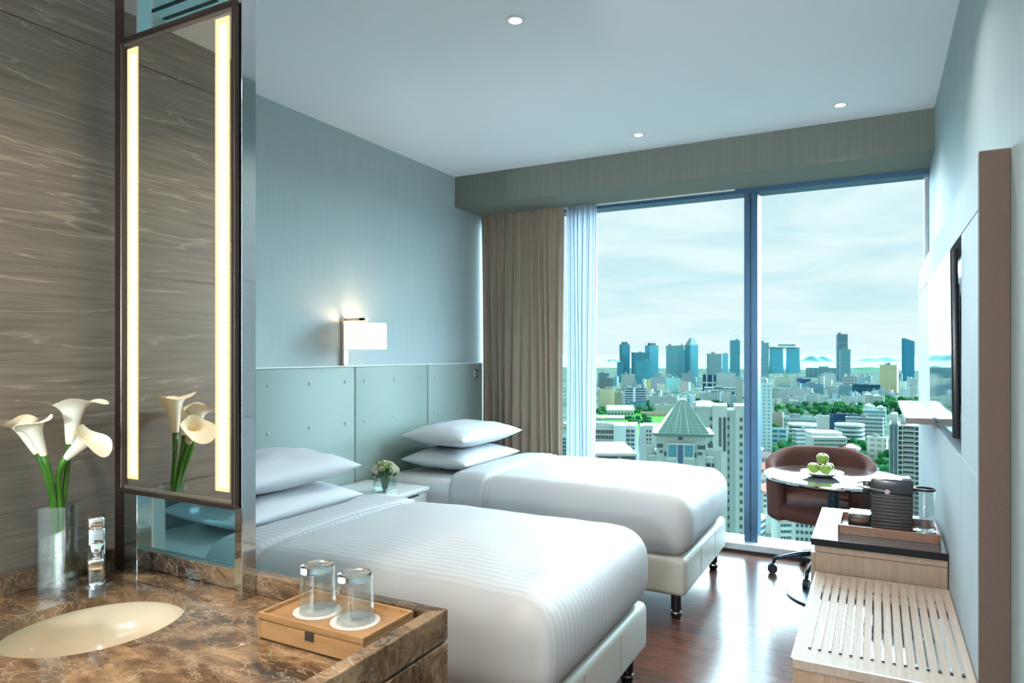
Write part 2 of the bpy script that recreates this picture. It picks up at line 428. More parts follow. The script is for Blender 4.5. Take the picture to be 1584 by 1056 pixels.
MT['tray_wood'] = grain_mat('walnut_tray', (.15, .062, .03), (.24, .11, .058), (.1, .04, .02), .35, (4, 40, 40), .2)
MT['machine_black'] = M('machine_black', (.014, .014, .016), .28)
MT['machine_brown'] = M('machine_ribbed_plastic', (.022, .017, .015), .38)
MT['white_gloss'] = M('mirror_gloss_top', (.93, .96, .98), .03, .97)
MT['navy_metal'] = M('dark_blue_metal', (.022, .038, .060), .3, .5)
MT['chair_leather'] = M('brown_chair_leather', lin(100, 70, 64), .8, bump=.1, bscale=(180, 180, 180), spec=.08)
MT['apple'] = M('green_apple_skin', (.17, .32, .035), .28, c2=(.30, .40, .07), vscale=(14, 14, 14), coat=.3)
MT['apple_stem'] = M('apple_stem', (.08, .05, .02), .7)
MT['china'] = M('white_china', (.82, .83, .84), .1)
MT['rubber'] = M('black_rubber', (.01, .01, .011), .5)
MT['leaf'] = M('leaf_green', (.025, .075, .02), .5, var=.3, vscale=(60, 60, 60))
MT['rose'] = M('cream_rose', (.80, .76, .60), .6)
MT['rose2'] = M('pale_green_rose', (.52, .60, .28), .6)

# ================================================================== THE ROOM SHELL
XL, XR, YW, ZC = -2.87, 0.280, 4.99, 2.70
YB = -2.3                     # wall behind the camera
YN = 1.16                     # bedroom wall beside the near bed, back of the vanity
XV = -1.735                   # vanity stone wall

fl = put('floor', B().box(XL - .1, XR + .1, YB - .1, YW + .05, -.12, -.012), MT['dark'], kind='structure', label='dark red-brown wooden plank floor')
pr = random.Random(3)
pw = .127; k = 0; y = YB
protos = {}
while y < 4.78:
    x = XL - pr.uniform(0, 1.1)
    while x < XR:
        L = 1.22
        x0, x1 = max(x, XL), min(x + L, XR); yb = min(y + pw, 4.785)
        if x1 - x0 > .03:
            mt = MT[pr.choice(['plank', 'plank', 'plank2', 'plank3'])]
            key = (round(x1 - x0, 3), round(yb - y, 3))
            b = B(); b.box(-(x1 - x0) / 2 + .0006, (x1 - x0) / 2 - .0006, .0006, yb - y - .0006, -.012, 0)
            o = put('plank', b, mt, fl)
            o.location = Vector(((x0 + x1) / 2, y, 0))       # the mesh was shifted by the floor's own origin
        x += L
    y += pw
put('wall_left', B().box(XL - .1, XL, YN - .1, YW + .1, 0, ZC), MT['wallpaper'], kind='structure', label='grey-green linen wallpaper wall behind the headboard')
put('wall_right', B().box(XR, XR + .1, YB, YW + .1, 0, ZC), M('right_wallpaper', (.36, .44, .45), .7, var=.06, vscale=(170, 170, 3)), kind='structure', label='pale grey wallpaper wall behind the television panel')
put('wall_back', B().box(XL - .1, XR + .1, YB - .1, YB, 0, ZC), MT['plaster'], kind='structure', label='entry wall opposite the window')
put('wall_near', B().box(XL, XV - .11, YN - .1, YN, 0, ZC), MT['wallpaper'], kind='structure', label='wall closing the bedroom beside the near bed')
put('ceiling', B().box(XL - .1, XR + .1, YB - .1, YW + .1, ZC, ZC + .1), MT['ceiling'], kind='structure', label='plain white painted bedroom ceiling')
# vanity stone wall, its tiles proud of pale joints
wv = put('wall_vanity', B().box(XV - .11, XV - .006, YB, 1.13, 0, ZC), MT['grout'], kind='structure', label='brown veined stone wall behind the washbasin')
for z0, z1 in ((0, .98), (.98, 1.545), (1.545, 2.11), (2.11, ZC)):
    for y0, y1 in ((YB, -1.1), (-1.1, .02), (.02, 1.13)):
        put('tile', B().box(XV - .008, XV, y0 + .001, y1 - .001, z0 + .0013, z1 - .0013), MT['stone'], wv)
put('ceiling', B().box(XV, -.72, YB, 1.03, 2.235, ZC - .001), M('vanity_ceiling', (.62, .60, .56), .8), kind='structure', label='lowered ceiling above the washbasin')
# window wall: soffit, low kerb
put('trim_1', B().box(XL, XR, 4.44, 4.868, 2.468, ZC), MT['soffit'], kind='structure', label='grey-green wallpapered soffit above the window')
put('trim_2', B().box(XL, XR, 4.868, YW + .1, 2.475, ZC), MT['alu'], kind='structure', label='window head above the glass')
put('trim_3', B().box(XL, XR, 4.786, YW + .1, -.1, .012), MT['dark'], kind='structure', label='dark kerb under the window sill')
win = thing('window_1', (-.758, 4.9, .012), 'floor to soffit window of two panes in blue-grey aluminium', 'window', kind='structure')
put('window_sill', B().box(XL, XR, 4.80, 5.05, .015, .06, .004), MT['alu_sill'], win)
put('head_frame', B().box(XL, XR, 4.872, 5.02, 2.437, 2.474, .002), MT['alu'], win)
put('mullion', B().box(-.803, -.762, 4.87, 5.02, .06, 2.44, .003).box(-.757, -.714, 4.87, 5.02, .06, 2.44, .003).box(-.764, -.755, 4.885, 5.0, .06, 2.44), MT['alu'], win)
put('jamb', B().box(XR - .022, XR, 4.95, 5.02, .06, 2.44, .002), MT['alu_sill'], win)
put('pane', B().box(XL, -.80, 4.986, 4.990, .06, 2.44), MT['pane'], win)
put('pane', B().box(-.717, XR - .02, 4.986, 4.990, .06, 2.44), MT['pane'], win)

# ================================================================== BEDS
SEAM = M('seam', lin(140, 138, 128), .6)
def make_bed(y0, label):
    y1 = y0 + 1.04
    t = thing('bed', (-1.82, (y0 + y1) / 2, 0), label, 'bed')
    XH, XF = -2.795, -.835
    put('base', B().box(XH, XF, y0 + .005, y1 - .005, .13, .322, .028, 4), MT['leather'], t, smooth=50)
    for xx in (-2.15, -1.5):
        put('base_seam', B().box(xx, xx + .003, y0 + .0035, y0 + .006, .16, .30), SEAM, t)
    for yy in (y0 + .34, y0 + .70):
        put('base_seam', B().box(XF - .002, XF + .0012, yy, yy + .003, .16, .30), SEAM, t)
    for lx in (XH + .12, XF - .065):
        for ly in (y0 + .075, y1 - .075):
            lg = put('leg', B().lathe([(0, .13), (.026, .13), (.026, .045), (.020, .04), (.020, .035), (.027, .03), (.027, .012), (.022, .005), (.022, 0), (0, 0)], (lx, ly, 0), 20), MT['black_wood'], t, smooth=40)
            put('foot_cap', B().cyl((lx, ly, .030), (lx, ly, .037), .0285), MT['chrome'], lg)
    put('mattress', B().soft(XH + .01, -1.1, y0 + .012, y1 - .012, .315, .575, (.06, .06, .07), crown=.012, wr=.003, seed=y0, sub=(30, 18, 6)), MT['sheet'], t, smooth='full')
    dv = put('duvet', B().soft(-2.06, XF + .022, y0 - .012, y1 + .012, .31, .632, (.12, .10, .13), crown=.028, wr=.006, seed=y0 * 3, sub=(46, 34, 10)), MT['duvet'], t, smooth='full')
    put('turn_down', B().soft(-2.235, -1.975, y0 - .016, y1 + .016, .33, .640, (.028, .10, .11), crown=.014, wr=.004, seed=y0 * 5, sub=(10, 34, 10)), MT['duvet'], dv, smooth='full')
    put('stitched_hem', B().tube([(-1.972, y0 - .017, .40), (-1.972, y0 - .017, .50), (-1.972, y0 + .012, .59), (-1.972, y0 + .07, .633), (-1.972, y0 + .25, .650), (-1.972, (y0 + y1) / 2, .657), (-1.972, y1 - .25, .650), (-1.972, y1 - .07, .633)], .0045, 6), MT['sheet'], dv, smooth='full')
    return t
make_bed(1.72, 'white made twin bed closer to the washbasin, beige leather base')
make_bed(3.38, 'white made twin bed closer to the curtain, beige leather base')

def pillow_mesh(hx, hy, hz, seed):
    b = bmesh.new(); n = 26; ring = {}
    for sg in (1, -1):
        V = []
        for i in range(n + 1):
            row = []
            for j in range(n + 1):
                u = math.sin((i / n * 2 - 1) * math.pi / 2); v = math.sin((j / n * 2 - 1) * math.pi / 2)
                x = u * hx * (1 - .075 * (1 - v * v) * abs(u)); y = v * hy * (1 - .05 * (1 - u * u) * abs(v))
                e = (1 - abs(u) ** 2.6) * (1 - abs(v) ** 2.6)
                z = sg * hz * max(0, e) ** .48
                wob = noise.noise(Vector((u * 2.2 + seed, v * 2.2, sg))) * .012 + noise.noise(Vector((u * 6, v * 6 + seed, sg))) * .004
                z += wob * min(1, max(e, 0) * 2.5) * (1 if sg > 0 else .4)
                if i in (0, n) or j in (0, n):
                    if sg == 1: ring[(i, j)] = b.verts.new((x, y, 0))
                    row.append(ring[(i, j)])
                else: row.append(b.verts.new((x, y, z)))
            V.append(row)
        for i in range(n):
            for j in range(n):
                f = (V[i][j], V[i + 1][j], V[i + 1][j + 1], V[i][j + 1])
                b.faces.new(f if sg > 0 else f[::-1])
    return b
def pillow(x, y, z, rot, tilt, seed, label, hz=.072, lay=.0):
    m = Matrix.Translation((x, y, z)) @ Matrix.Rotation(R(rot), 4, 'Z') @ Matrix.Rotation(R(tilt), 4, 'Y')
    b = B(); b.add(pillow_mesh(.245, .375, hz, seed), m)
    return put('pillow', b, MT['pillow'], smooth='full', label=label, cat='pillow')
pillow(-2.475, 2.25, .658, 0, 2, 1.3, 'lower white pillow of the stack on the bed by the washbasin', .070)
pillow(-2.49, 2.25, .806, -2, 3, 5.1, 'upper white pillow of the stack on the bed by the washbasin', .078)
pillow(-2.475, 3.93, .655, 1, 1, 7.7, 'lower white pillow of the stack on the bed by the curtain', .068)
pillow(-2.48, 3.95, .803, -2, 1, 9.2, 'upper white pillow of the stack on the bed by the curtain', .078)

# ================================================================== HEADBOARD
hb = thing('headboard', (-2.84, 3.0, 0), 'wall-wide pale green leather headboard of buttoned panels', 'headboard')
edges = [1.18, 1.705, 2.47, 3.233, 4.0, 4.765]
for a, c in zip(edges, edges[1:]):
    p = put('panel', B().box(XL + .001, -2.812, a + .002, c - .002, .10, 1.262, .008, 3), MT['headboard'], hb, smooth=50)
    w_ = c - a
    for fy in (.11, .50, .885):
        for z in (1.173, .923, .676, .43):
            cy_ = a + w_ * fy
            if c > 4.7 and fy > .8 and z > 1.1: continue
            put('button', B().lathe([(0, .0045), (.006, .004), (.0095, .0015), (.0105, -.002), (.017, -.0005), (.019, .0005), (.0205, -.004)], (-2.812, cy_, z), 14, Matrix.Rotation(R(90), 4, 'Y')), MT['button'], p, smooth='full')
put('top_strip', B().box(XL + .001, -2.808, 1.18, 4.765, 1.262, 1.268), MT['white_trim'], hb)
put('base_board', B().box(XL + .001, -2.815, 1.18, 4.765, .0, .099), MT['white_laminate'], hb)
# round reading light on the last panel
rl = thing('reading_light', (-2.81, 4.655, 1.175), 'small round chrome reading light set in the headboard end', 'lamp')
put('bezel', B().lathe([(.026, .0), (.040, .0), (.042, .006), (.036, .012), (.028, .010), (.026, .0)], (-2.8118, 4.655, 1.178), 28, Matrix.Rotation(R(90), 4, 'Y')), MT['nickel'], rl, smooth=40)
put('lamp_head', B().lathe([(0, .016), (.012, .014), (.022, .006), (.027, .0), (0, .0)], (-2.8118, 4.655, 1.178), 24, Matrix.Rotation(R(90), 4, 'Y')), M('reading_head', (.25, .27, .30), .3, .6), rl, smooth=40)
put('lens', B().cyl((-2.797, 4.652, 1.186), (-2.794, 4.652, 1.186), .006), MT['white_trim'], rl)

# ================================================================== NIGHTSTAND AND ITS FLOWERS
ns = thing('nightstand', (-2.57, 3.075, 0), 'white laminate nightstand between the two beds', 'nightstand')
put('top', B().box(-2.80, -2.335, 2.80, 3.335, .535, .558, .003), MT['white_laminate'], ns)
put('body', B().box(-2.79, -2.36, 2.81, 3.325, .02, .535), MT['white_laminate'], ns)
for z0, z1 in ((.05, .285), (.29, .53)):
    d = put('drawer', B().box(-2.36, -2.345, 2.815, 3.32, z0, z1, .002), striped('fluted_white_%d' % int(z0 * 100), (.72, .74, .74), (.55, .58, .58), .3, 'Y', .05, .8), ns)
    put('pull_groove', B().box(-2.345, -2.342, 2.9, 3.24, z1 - .012, z1 - .004), MT['dark'], d)
gx, gy, gz = -2.47, 3.09, .558
gv = thing('glass_cube_vase', (gx, gy, gz), 'small square glass vase of water on the nightstand', 'vase')
put('vase_wall', B().box(gx - .048, gx + .048, gy - .048, gy + .048, gz, gz + .008, .003).box(gx - .048, gx - .042, gy - .048, gy + .048, gz + .008, gz + .105).box(gx + .042, gx + .048, gy - .048, gy + .048, gz + .008, gz + .105)
    .box(gx - .042, gx + .042, gy - .048, gy - .042, gz + .008, gz + .105).box(gx - .042, gx + .042, gy + .042, gy + .048, gz + .008, gz + .105), MT['thin_glass'], gv)
put('water', B().box(gx - .0415, gx + .0415, gy - .0415, gy + .0415, gz + .0085, gz + .07), MT['water'], gv)
bq = thing('rose_bouquet', (gx, gy, gz + .05), 'round bouquet of cream roses and leaves in the square vase', 'flowers')
rr = random.Random(11)
for i in range(17):
    a = i * 2.399; q = math.sqrt((i + .5) / 17); ph = q * 1.25
    p = Vector((gx + .068 * math.sin(ph) * math.cos(a), gy + .068 * math.sin(ph) * math.sin(a), gz + .10 + .062 * math.cos(ph)))
    nrm = Vector((math.sin(ph) * math.cos(a), math.sin(ph) * math.sin(a), math.cos(ph)))
    s = B(); rad = rr.uniform(.016, .021)
    for ring in range(4):
        for kk in range(5):
            aa = kk * 2 * math.pi / 5 + ring * .7; rr0 = rad * (.25 + .25 * ring); tip = rad * (.9 - .12 * ring)
            def fn(u, v, aa=aa, rr0=rr0, tip=tip):
                th_ = aa + (u - .5) * 1.5; r0 = rr0 * (.35 + .75 * v ** .7); return Vector((r0 * math.cos(th_), r0 * math.sin(th_), -rad * .5 + (tip + rad * .5) * v - (.25 * rad * (2 * u - 1) ** 2)))
            s.grid(fn, 4, 3)
    s.bm.transform(Matrix.Translation(p) @ Vector((0, 0, 1)).rotation_difference(nrm).to_matrix().to_4x4())
    put('rose', s, MT['rose2'] if i in (2, 5, 11) else MT['rose'], bq, smooth='full')
    put('stem', B().tube([(gx + .01 * math.cos(a), gy + .01 * math.sin(a), gz + .012), p * .5 + Vector((gx, gy, gz + .06)) * .5, p - nrm * rad * .4], .0022, 6), MT['stem'], bq, smooth='full')
for i in range(44):
    a = rr.uniform(0, 6.28); ph = rr.uniform(.5, 1.75); dd = rr.uniform(.064, .088)
    nrm = Vector((math.sin(ph) * math.cos(a), math.sin(ph) * math.sin(a), math.cos(ph))); p = Vector((gx, gy, gz + .10)) + nrm * dd * .8
    if p.z < gz + .085: p.z = gz + .09
    s = B(); L = rr.uniform(.022, .034); wd = L * .36; rot = rr.uniform(0, 6.28)
    s.grid(lambda u, v: Vector((wd * (u - .5) * 2 * math.sin(math.pi * min(1, v * .92 + .06)), L * (v - .5), .006 * math.cos((u - .5) * 3) + .004 * math.sin(v * 3))), 4, 5)
    s.bm.transform(Matrix.Translation(p) @ Vector((0, 0, 1)).rotation_difference(nrm).to_matrix().to_4x4() @ Matrix.Rotation(rot, 4, 'Z') @ Matrix.Rotation(.6, 4, 'X'))
    put('leaf', s, MT['leaf'], bq, smooth='full')

# ================================================================== WALL SCONCE
sc = thing('wall_sconce', (-2.86, 3.2, 1.268), 'lit wall lamp with white drum shade above the headboard', 'lamp')
put('back_plate', B().box(XL + .001, -2.842, 3.165, 3.205, 1.272, 1.555, .002), MT['nickel'], sc)
put('arm', B().box(-2.842, -2.70, 3.178, 3.196, 1.537, 1.555, .002).box(-2.735, -2.70, 3.178, 3.222, 1.537, 1.555, .002), MT['nickel'], sc)
put('stem', B().cyl((-2.715, 3.212, 1.537), (-2.715, 3.212, 1.46), .006), MT['nickel'], sc)
shade = put('lamp_shade', B().lathe([(.124, 1.368), (.126, 1.368), (.126, 1.522), (.124, 1.522), (.124, 1.368)], (-2.715, 3.212, 0), 48), MT['shade'], sc, smooth=40)
put('diffuser', B().lathe([(0, 1.376), (.1235, 1.376), (.1235, 1.372), (0, 1.372)], (-2.715, 3.212, 0), 48), MT['shade'], shade)
put('bulb', B().lathe([(0, 1.40), (.018, 1.408), (.026, 1.43), (.02, 1.45), (.012, 1.462), (0, 1.462)], (-2.715, 3.212, 0), 20), MT['white_trim'], sc, smooth='full')
ld = bpy.data.lights.new('sconce_bulb', 'POINT'); lo = bpy.data.objects.new('sconce_bulb', ld); col.objects.link(lo)
ld.energy = 2.2; ld.color = (1, .62, .36); ld.shadow_soft_size = .03; lo.location = (-2.715, 3.212, 1.50)
lo.parent = sc; lo.location = Vector((-2.715, 3.212, 1.50)) - ORG[sc.name]

# ================================================================== CURTAINS
def curtain(name, x0, x1, y, z0, z1, folds, amp, mat, label, seed, th=.004):
    n = folds * 14; rs = random.Random(seed); ph = [rs.uniform(.7, 1.3) for _ in range(folds + 2)]
    # uneven fold widths
    cum = [0]
    for p in ph[:folds]: cum.append(cum[-1] + p)
    tot = cum[-1]
    def pos(u, v, off):
        f = u * folds; i = min(int(f), folds - 1); fr = f - i
        s = (cum[i] + ph[i] * fr) / tot
        a = amp * (.75 + .5 * abs(math.sin(i * 2.3 + seed))) * (1 - .35 * v ** 8)
        yy = y + a * math.sin(2 * math.pi * fr) + .012 * math.sin(9 * s + 2 * v + seed)
        gather = .006 * math.sin(2 * math.pi * fr * 3 + i) * max(0, (v - .9) * 10)
        return Vector((x0 + (x1 - x0) * s + .01 * math.sin(3 * v + i) + .5 * amp * math.sin(4 * math.pi * fr), yy + off + gather, z0 + (z1 - z0) * v))
    b = B()
    b.grid(lambda u, v: pos(u, v, -th / 2), n, 16); b.grid(lambda u, v: pos(u, v, th / 2), n, 16, flip=True)
    return put(name, b, mat, smooth='full', label=label, cat='curtain')
curtain('curtain', -2.852, -2.115, 4.812, .006, 2.462, 11, .030, MT['curtain'], 'taupe woven curtain drawn to the headboard end', 1)
curtain('sheer_curtain', -2.098, -1.862, 4.815, .006, 2.462, 6, .018, MT['sheer'], 'thin white sheer curtain beside the taupe one', 4, .002)
cr_ = thing('curtain_track', (-2.4, 4.81, 2.455), 'slim white curtain track under the soffit', 'curtain track')
put('rail', B().box(-2.85, -.86, 4.845, 4.862, 2.458, 2.467), MT['white_trim'], cr_)

# ================================================================== CEILING DOWNLIGHTS
def downlight(x, y, z, label, power, colr, group, r=.041, spread=110):
    t = thing('downlight', (x, y, z), label, 'downlight', group)
    put('rim', B().lathe([(r * .62, .0), (r, -.0005), (r, -.004), (r * .66, -.006), (r * .6, .0), (r * .62, .0)], (x, y, z), 36), MT['white_trim'], t, smooth=40)
    put('lens', B().lathe([(0, -.0025), (r * .5, -.0025), (r * .60, -.0005), (r * .6, 0), (0, 0)], (x, y, z), 30), MT['lamp_disc'], t)
    d = bpy.data.lights.new('downlight_lamp', 'AREA'); d.shape = 'DISK'; d.size = r * 1.2; d.energy = power; d.color = colr; d.spread = R(spread)
    o = bpy.data.objects.new('downlight_lamp', d); col.objects.link(o); o.parent = t; o.location = (0, 0, -.007)
    return t
DL = 4
downlight(-1.30, 2.463, ZC, 'recessed ceiling downlight above the foot of the near bed', DL, (1, .95, .88), 'bedroom downlights')
downlight(-1.306, 4.112, ZC, 'recessed ceiling downlight above the bed by the curtain', DL, (1, .95, .88), 'bedroom downlights')
downlight(-.178, 4.136, ZC, 'recessed ceiling downlight above the round table', DL, (1, .95, .88), 'bedroom downlights')
downlight(-.178, 2.463, ZC, 'recessed ceiling downlight above the luggage bench', DL, (1, .95, .88), 'bedroom downlights')
downlight(-.5, .35, ZC, 'recessed ceiling downlight in the entry passage', 22, (1, .86, .70), 'bedroom downlights', spread=160)
downlight(-.2, -1.2, ZC, 'recessed ceiling downlight by the entry wall', DL, (1, .92, .82), 'bedroom downlights')
VL = 2.6
downlight(-1.36, .72, 2.235, 'recessed downlight above the washbasin', VL, (1, .84, .62), 'vanity downlights')
downlight(-.95, .55, 2.235, 'recessed downlight above the end of the marble counter', VL, (1, .84, .62), 'vanity downlights')
# slot air vent near the bedside corner of the ceiling
cv_ = thing('ceiling_vent', (-2.45, 1.75, ZC), 'white ceiling air vent with dark slots beside the partition', 'vent')
put('vent_frame', B().box(-2.86, -2.22, 1.50, 1.84, ZC - .006, ZC - .001), MT['white_trim'], cv_)
for i in range(5):
    put('slot', B().box(-2.85, -2.23, 1.513 + i * .064, 1.531 + i * .064, ZC - .008, ZC - .0055), MT['dark'], cv_)

# globe lamp added out of view behind the camera to brighten the room
fl_l = thing('added_fill_lamp', (-.22, -1.95, 0), 'globe lamp added out of view at the entry wall as fill light', 'lamp')
put('foot', B().lathe([(0, 0), (.14, 0), (.14, .012), (.02, .02), (0, .02)], (-.22, -1.95, 0), 32), MT['nickel'], fl_l, smooth=40)
put('pole', B().cyl((-.22, -1.95, .02), (-.22, -1.95, 1.30), .010), MT['nickel'], fl_l, smooth=40)
put('socket', B().cyl((-.22, -1.95, 1.30), (-.22, -1.95, 1.34), .03), MT['nickel'], fl_l, smooth=40)
put('globe', B().lathe([(.03, 1.34)] + [(.15 * math.sin(a * math.pi / 16), 1.49 - .15 * math.cos(a * math.pi / 16)) for a in range(2, 17)], (-.22, -1.95, 0), 32), MT['thin_glass'], fl_l, smooth='full')
ld = bpy.data.lights.new('globe_fill_light', 'POINT'); lo = bpy.data.objects.new('globe_fill_light', ld); col.objects.link(lo)
ld.energy = 190; ld.color = (.86, .94, 1.0); ld.shadow_soft_size = .14; lo.parent = fl_l; lo.location = (0, 0, 1.49)

# ================================================================== TELEVISION WALL PANEL
XP = .217
tp = thing('television_wall_panel', (.25, 3.37, 0), 'tall pale blue-grey wall panelling around the television', 'wall panel')
cols = [(2.01, 2.385), (2.385, 3.51), (3.51, 4.73)]
rows = [(0.0, 1.04), (1.04, 1.69), (1.69, 1.83)]
put('panel_core', B().box(.262, XR - .001, 2.03, 4.73, 0, 1.828), MT['tv_case'], tp)
for i, (a, c) in enumerate(cols):
    for j, (z0, z1) in enumerate(rows):
        if i == 1 and j == 1: continue
        put('panel', B().box(XP, .262, a + .0015, c - .0015, z0 + .0015, z1 - .0015, .001, 1), MT['panel'], tp)
put('end_panel', B().box(XP + .0005, XR - .001, 1.988, 2.010, 0, 1.829, .001, 1), MT['panel_end'], tp)

tv = thing('television', (.21, 2.945, 1.06), 'flat black television reflecting the bright window', 'television')
m = Matrix.Translation((.208, 2.945, 1.372)) @ Matrix.Rotation(R(-.7), 4, 'Y')
put('screen', B().box(-.011, -.0095, -.485, .485, -.273, .277, mat=m), MT['tv_glass'], tv)
put('case', B().box(-.0105, .010, -.495, .495, -.288, .287, .005, 3, mat=m), MT['tv_case'], tv, smooth=40)
put('bracket', B().box(.010, .035, -.25, -.20, -.2, .2, mat=m).box(.010, .035, .20, .25, -.2, .2, mat=m), MT['navy_metal'], tv)
put('cable', B().tube([(.226, 2.46, 1.12), (.236, 2.44, 1.17), (.240, 2.435, 1.22), (.236, 2.45, 1.28), (.228, 2.48, 1.30)], .004, 6), MT['rubber'], tv, smooth='full')

sh = thing('wall_shelf', (.165, 3.93, 1.04), 'white floating ledge shelf beyond the television', 'shelf')
put('board', B().box(.108, XP, 3.36, 4.56, 1.043, 1.068, .0015), MT['white_laminate'], sh)
put('end_cap', B().box(.107, XP, 3.352, 3.36, 1.0425, 1.0685), M('grey_edge', (.22, .20, .19), .6), sh)

# ================================================================== LUGGAGE BENCH
lb = thing('luggage_bench', (.008, 2.34, 0), 'low oak luggage bench with inlaid metal strips', 'bench')
put('top', B().box(-.199, XP - .002, 1.93, 2.745, .515, .54, .002), MT['oak_top'], lb)
put('front_panel', B().box(-.196, XP - .004, 1.935, 1.955, .30, .515), MT['oak'], lb)
put('side_panel', B().box(-.196, -.176, 1.957, 2.74, .30, .515), MT['oak'], lb)
put('wall_rail', B().box(XP - .03, XP - .004, 1.957, 2.74, .30, .515), MT['oak'], lb)
put('edge_trim', B().box(-.2005, -.195, 1.929, 2.745, .5395, .5415).box(-.2005, XP - .002, 1.929, 1.934, .5395, .5415), MT['alu_sill'], lb)
put('leg_panel', B().box(-.17, XP - .03, 2.0, 2.03, 0, .30).box(-.17, XP - .03, 2.65, 2.68, 0, .30), MT['black_wood'], lb)
n = 15
for i in range(n):
    x = -.162 + (.189 + .162) * i / (n - 1)
    st = put('metal_strip', B().box(x - .0025, x + .0025, 2.03, 2.70, .538, .5435, .0008, 1), MT['chrome'], lb)
    put('strip_end', B().box(x - .0036, x + .0036, 2.016, 2.029, .538, .5445, .001, 1), MT['black_wood'], st)

# ================================================================== MINIBAR CABINET
mc = thing('minibar_cabinet', (0, 3.05, 0), 'low oak minibar cabinet with black top behind the luggage bench', 'cabinet')
put('top', B().box(-.216, XP - .002, 2.762, 3.34, .632, .657, .002), MT['black_top'], mc)
put('top_edge', B().box(-.217, XP - .002, 2.7595, 2.7618, .632, .6565), M('black_edge', (.008, .008, .009), .6, spec=.2), mc)
put('body', B().box(-.203, XP - .004, 2.775, 3.33, .02, .605), MT['oak'], mc)
put('top_rail', B().box(-.205, XP - .004, 2.770, 3.332, .608, .632), MT['oak'], mc)
dr = put('door', B().box(-.219, -.204, 2.78, 3.05, .04, .60, .001, 1), MT['oak'], mc)
put('handle', B().box(-.226, -.219, 3.02, 3.03, .3, .45), MT['nickel'], dr)
dr = put('door', B().box(-.219, -.204, 3.055, 3.325, .04, .60, .001, 1), MT['oak'], mc)
put('handle', B().box(-.226, -.219, 3.075, 3.085, .3, .45), MT['nickel'], dr)

# ---- tray and coffee machine
tz = .657
ty = thing('wooden_tray', (.034, 3.0, tz), 'walnut tray under the coffee machine', 'tray')
put('tray_floor', B().box(-.128, .197, 2.885, 3.125, tz, tz + .008), MT['tray_wood'], ty)
for bx in ((-.128, .197, 2.880, 2.889), (-.128, .197, 3.121, 3.130), (-.133, -.124, 2.880, 3.130), (.193, .202, 2.880, 3.130)):
    put('tray_side', B().box(bx[0], bx[1], bx[2], bx[3], tz, tz + .034, .001, 1), MT['tray_wood'], ty)
z0 = tz + .008
cm = thing('coffee_machine', (.05, 3.02, z0), 'black ribbed capsule coffee machine on the walnut tray', 'coffee machine')
Y0, Y1 = 2.965, 3.078
put('body', B().box(-.020, .118, Y0 + .006, Y1 - .006, z0, z0 + .195, .004, 2), MT['machine_black'], cm, smooth=40)
for yy, dy_ in ((Y0, 1), (Y1, -1)):
    ya, yb_ = (Y0, Y0 + .0065) if dy_ == 1 else (Y1 - .0065, Y1)
    sp = put('side_panel', B().box(-.020, .118, ya, yb_, z0 + .004, z0 + .136, .002), MT['machine_brown'], cm)
    for i in range(10):
        zz = z0 + .010 + i * .0128
        put('rib', B().box(-.018, .116, yy - .0032, yy + .0032, zz, zz + .0075, .0018, 2), MT['machine_brown'], sp, smooth=40)
    for xx in (-.012, .110):
        put('screw', B().cyl((xx, yy - .0025, z0 + .130), (xx, yy + .0025, z0 + .130), .0032, n=12), MT['chrome'], sp)
put('head', B().box(-.022, .120, Y0, Y1, z0 + .139, z0 + .198, .010, 4), M('machine_head', (.030, .030, .034), .16, coat=.4), cm, smooth=40)
put('spout_block', B().box(-.050, -.021, Y0 + .022, Y1 - .022, z0 + .135, z0 + .182, .006, 3).cyl((-.036, 3.021, z0 + .135), (-.036, 3.021, z0 + .122), .011, .009), MT['machine_black'], cm, smooth=40)
hpts = []
for i in range(25):
    a = math.pi / 2 + math.pi * i / 24
    hpts.append((-.045 + .032 * math.cos(a), (Y0 + Y1) / 2 + (.062) * math.sin(a), z0 + .163 + .0045 * math.cos(a)))
hpts = [(.030, Y1 + .004, z0 + .152)] + hpts + [(.030, Y0 - .004, z0 + .152)]
hd = put('lever_handle', B().tube(hpts, .0042, 8), MT['chrome'], cm, smooth='full')
for yy in (Y0 - .004, Y1 + .004):
    put('lever_pivot', B().lathe([(0, -.004), (.009, -.004), (.011, 0), (.009, .004), (0, .004)], (.034, yy, z0 + .152), 20, Matrix.Rotation(R(90), 4, 'X')), MT['chrome'], hd, smooth=40)
dt = put('drip_tray', B().box(-.100, -.021, Y0 + .008, Y1 - .008, z0, z0 + .052, .006, 3), MT['machine_black'], cm, smooth=40)
put('drip_grid', B().box(-.096, -.024, Y0 + .012, Y1 - .012, z0 + .0515, z0 + .0545, .001, 1), MT['chrome'], dt)
put('cup_window', B().lathe([(0, 0), (1, 0), (1, .002), (0, .002)], (0, 0, 0), 28, Matrix.Translation((-.060, Y0 + .0075, z0 + .030)) @ Matrix.Rotation(R(90), 4, 'X') @ Matrix.Diagonal((.032, .008, 1, 1))), MT['chrome'], dt)
tk = put('water_tank', B().lathe([(.0, .008), (.030, .008), (.033, .012), (.036, .160), (.0345, .160), (.0315, .014), (.0, .0095)], (.157, 3.021, z0), 32), MT['thin_glass'], cm, smooth=40)
put('tank_rim', B().lathe([(.031, .158), (.0375, .158), (.0375, .166), (.031, .166), (.031, .158)], (.157, 3.021, z0), 32), MT['machine_black'], tk, smooth=40)
put('tank_lid_arm', B().box(.112, .130, 3.004, 3.038, z0 + .150, z0 + .164, .003), MT['machine_black'], tk)
put('tank_base', B().lathe([(0, 0), (.038, 0), (.036, .006), (.0, .0075)], (.157, 3.021, z0), 28), MT['chrome'], cm, smooth=40)

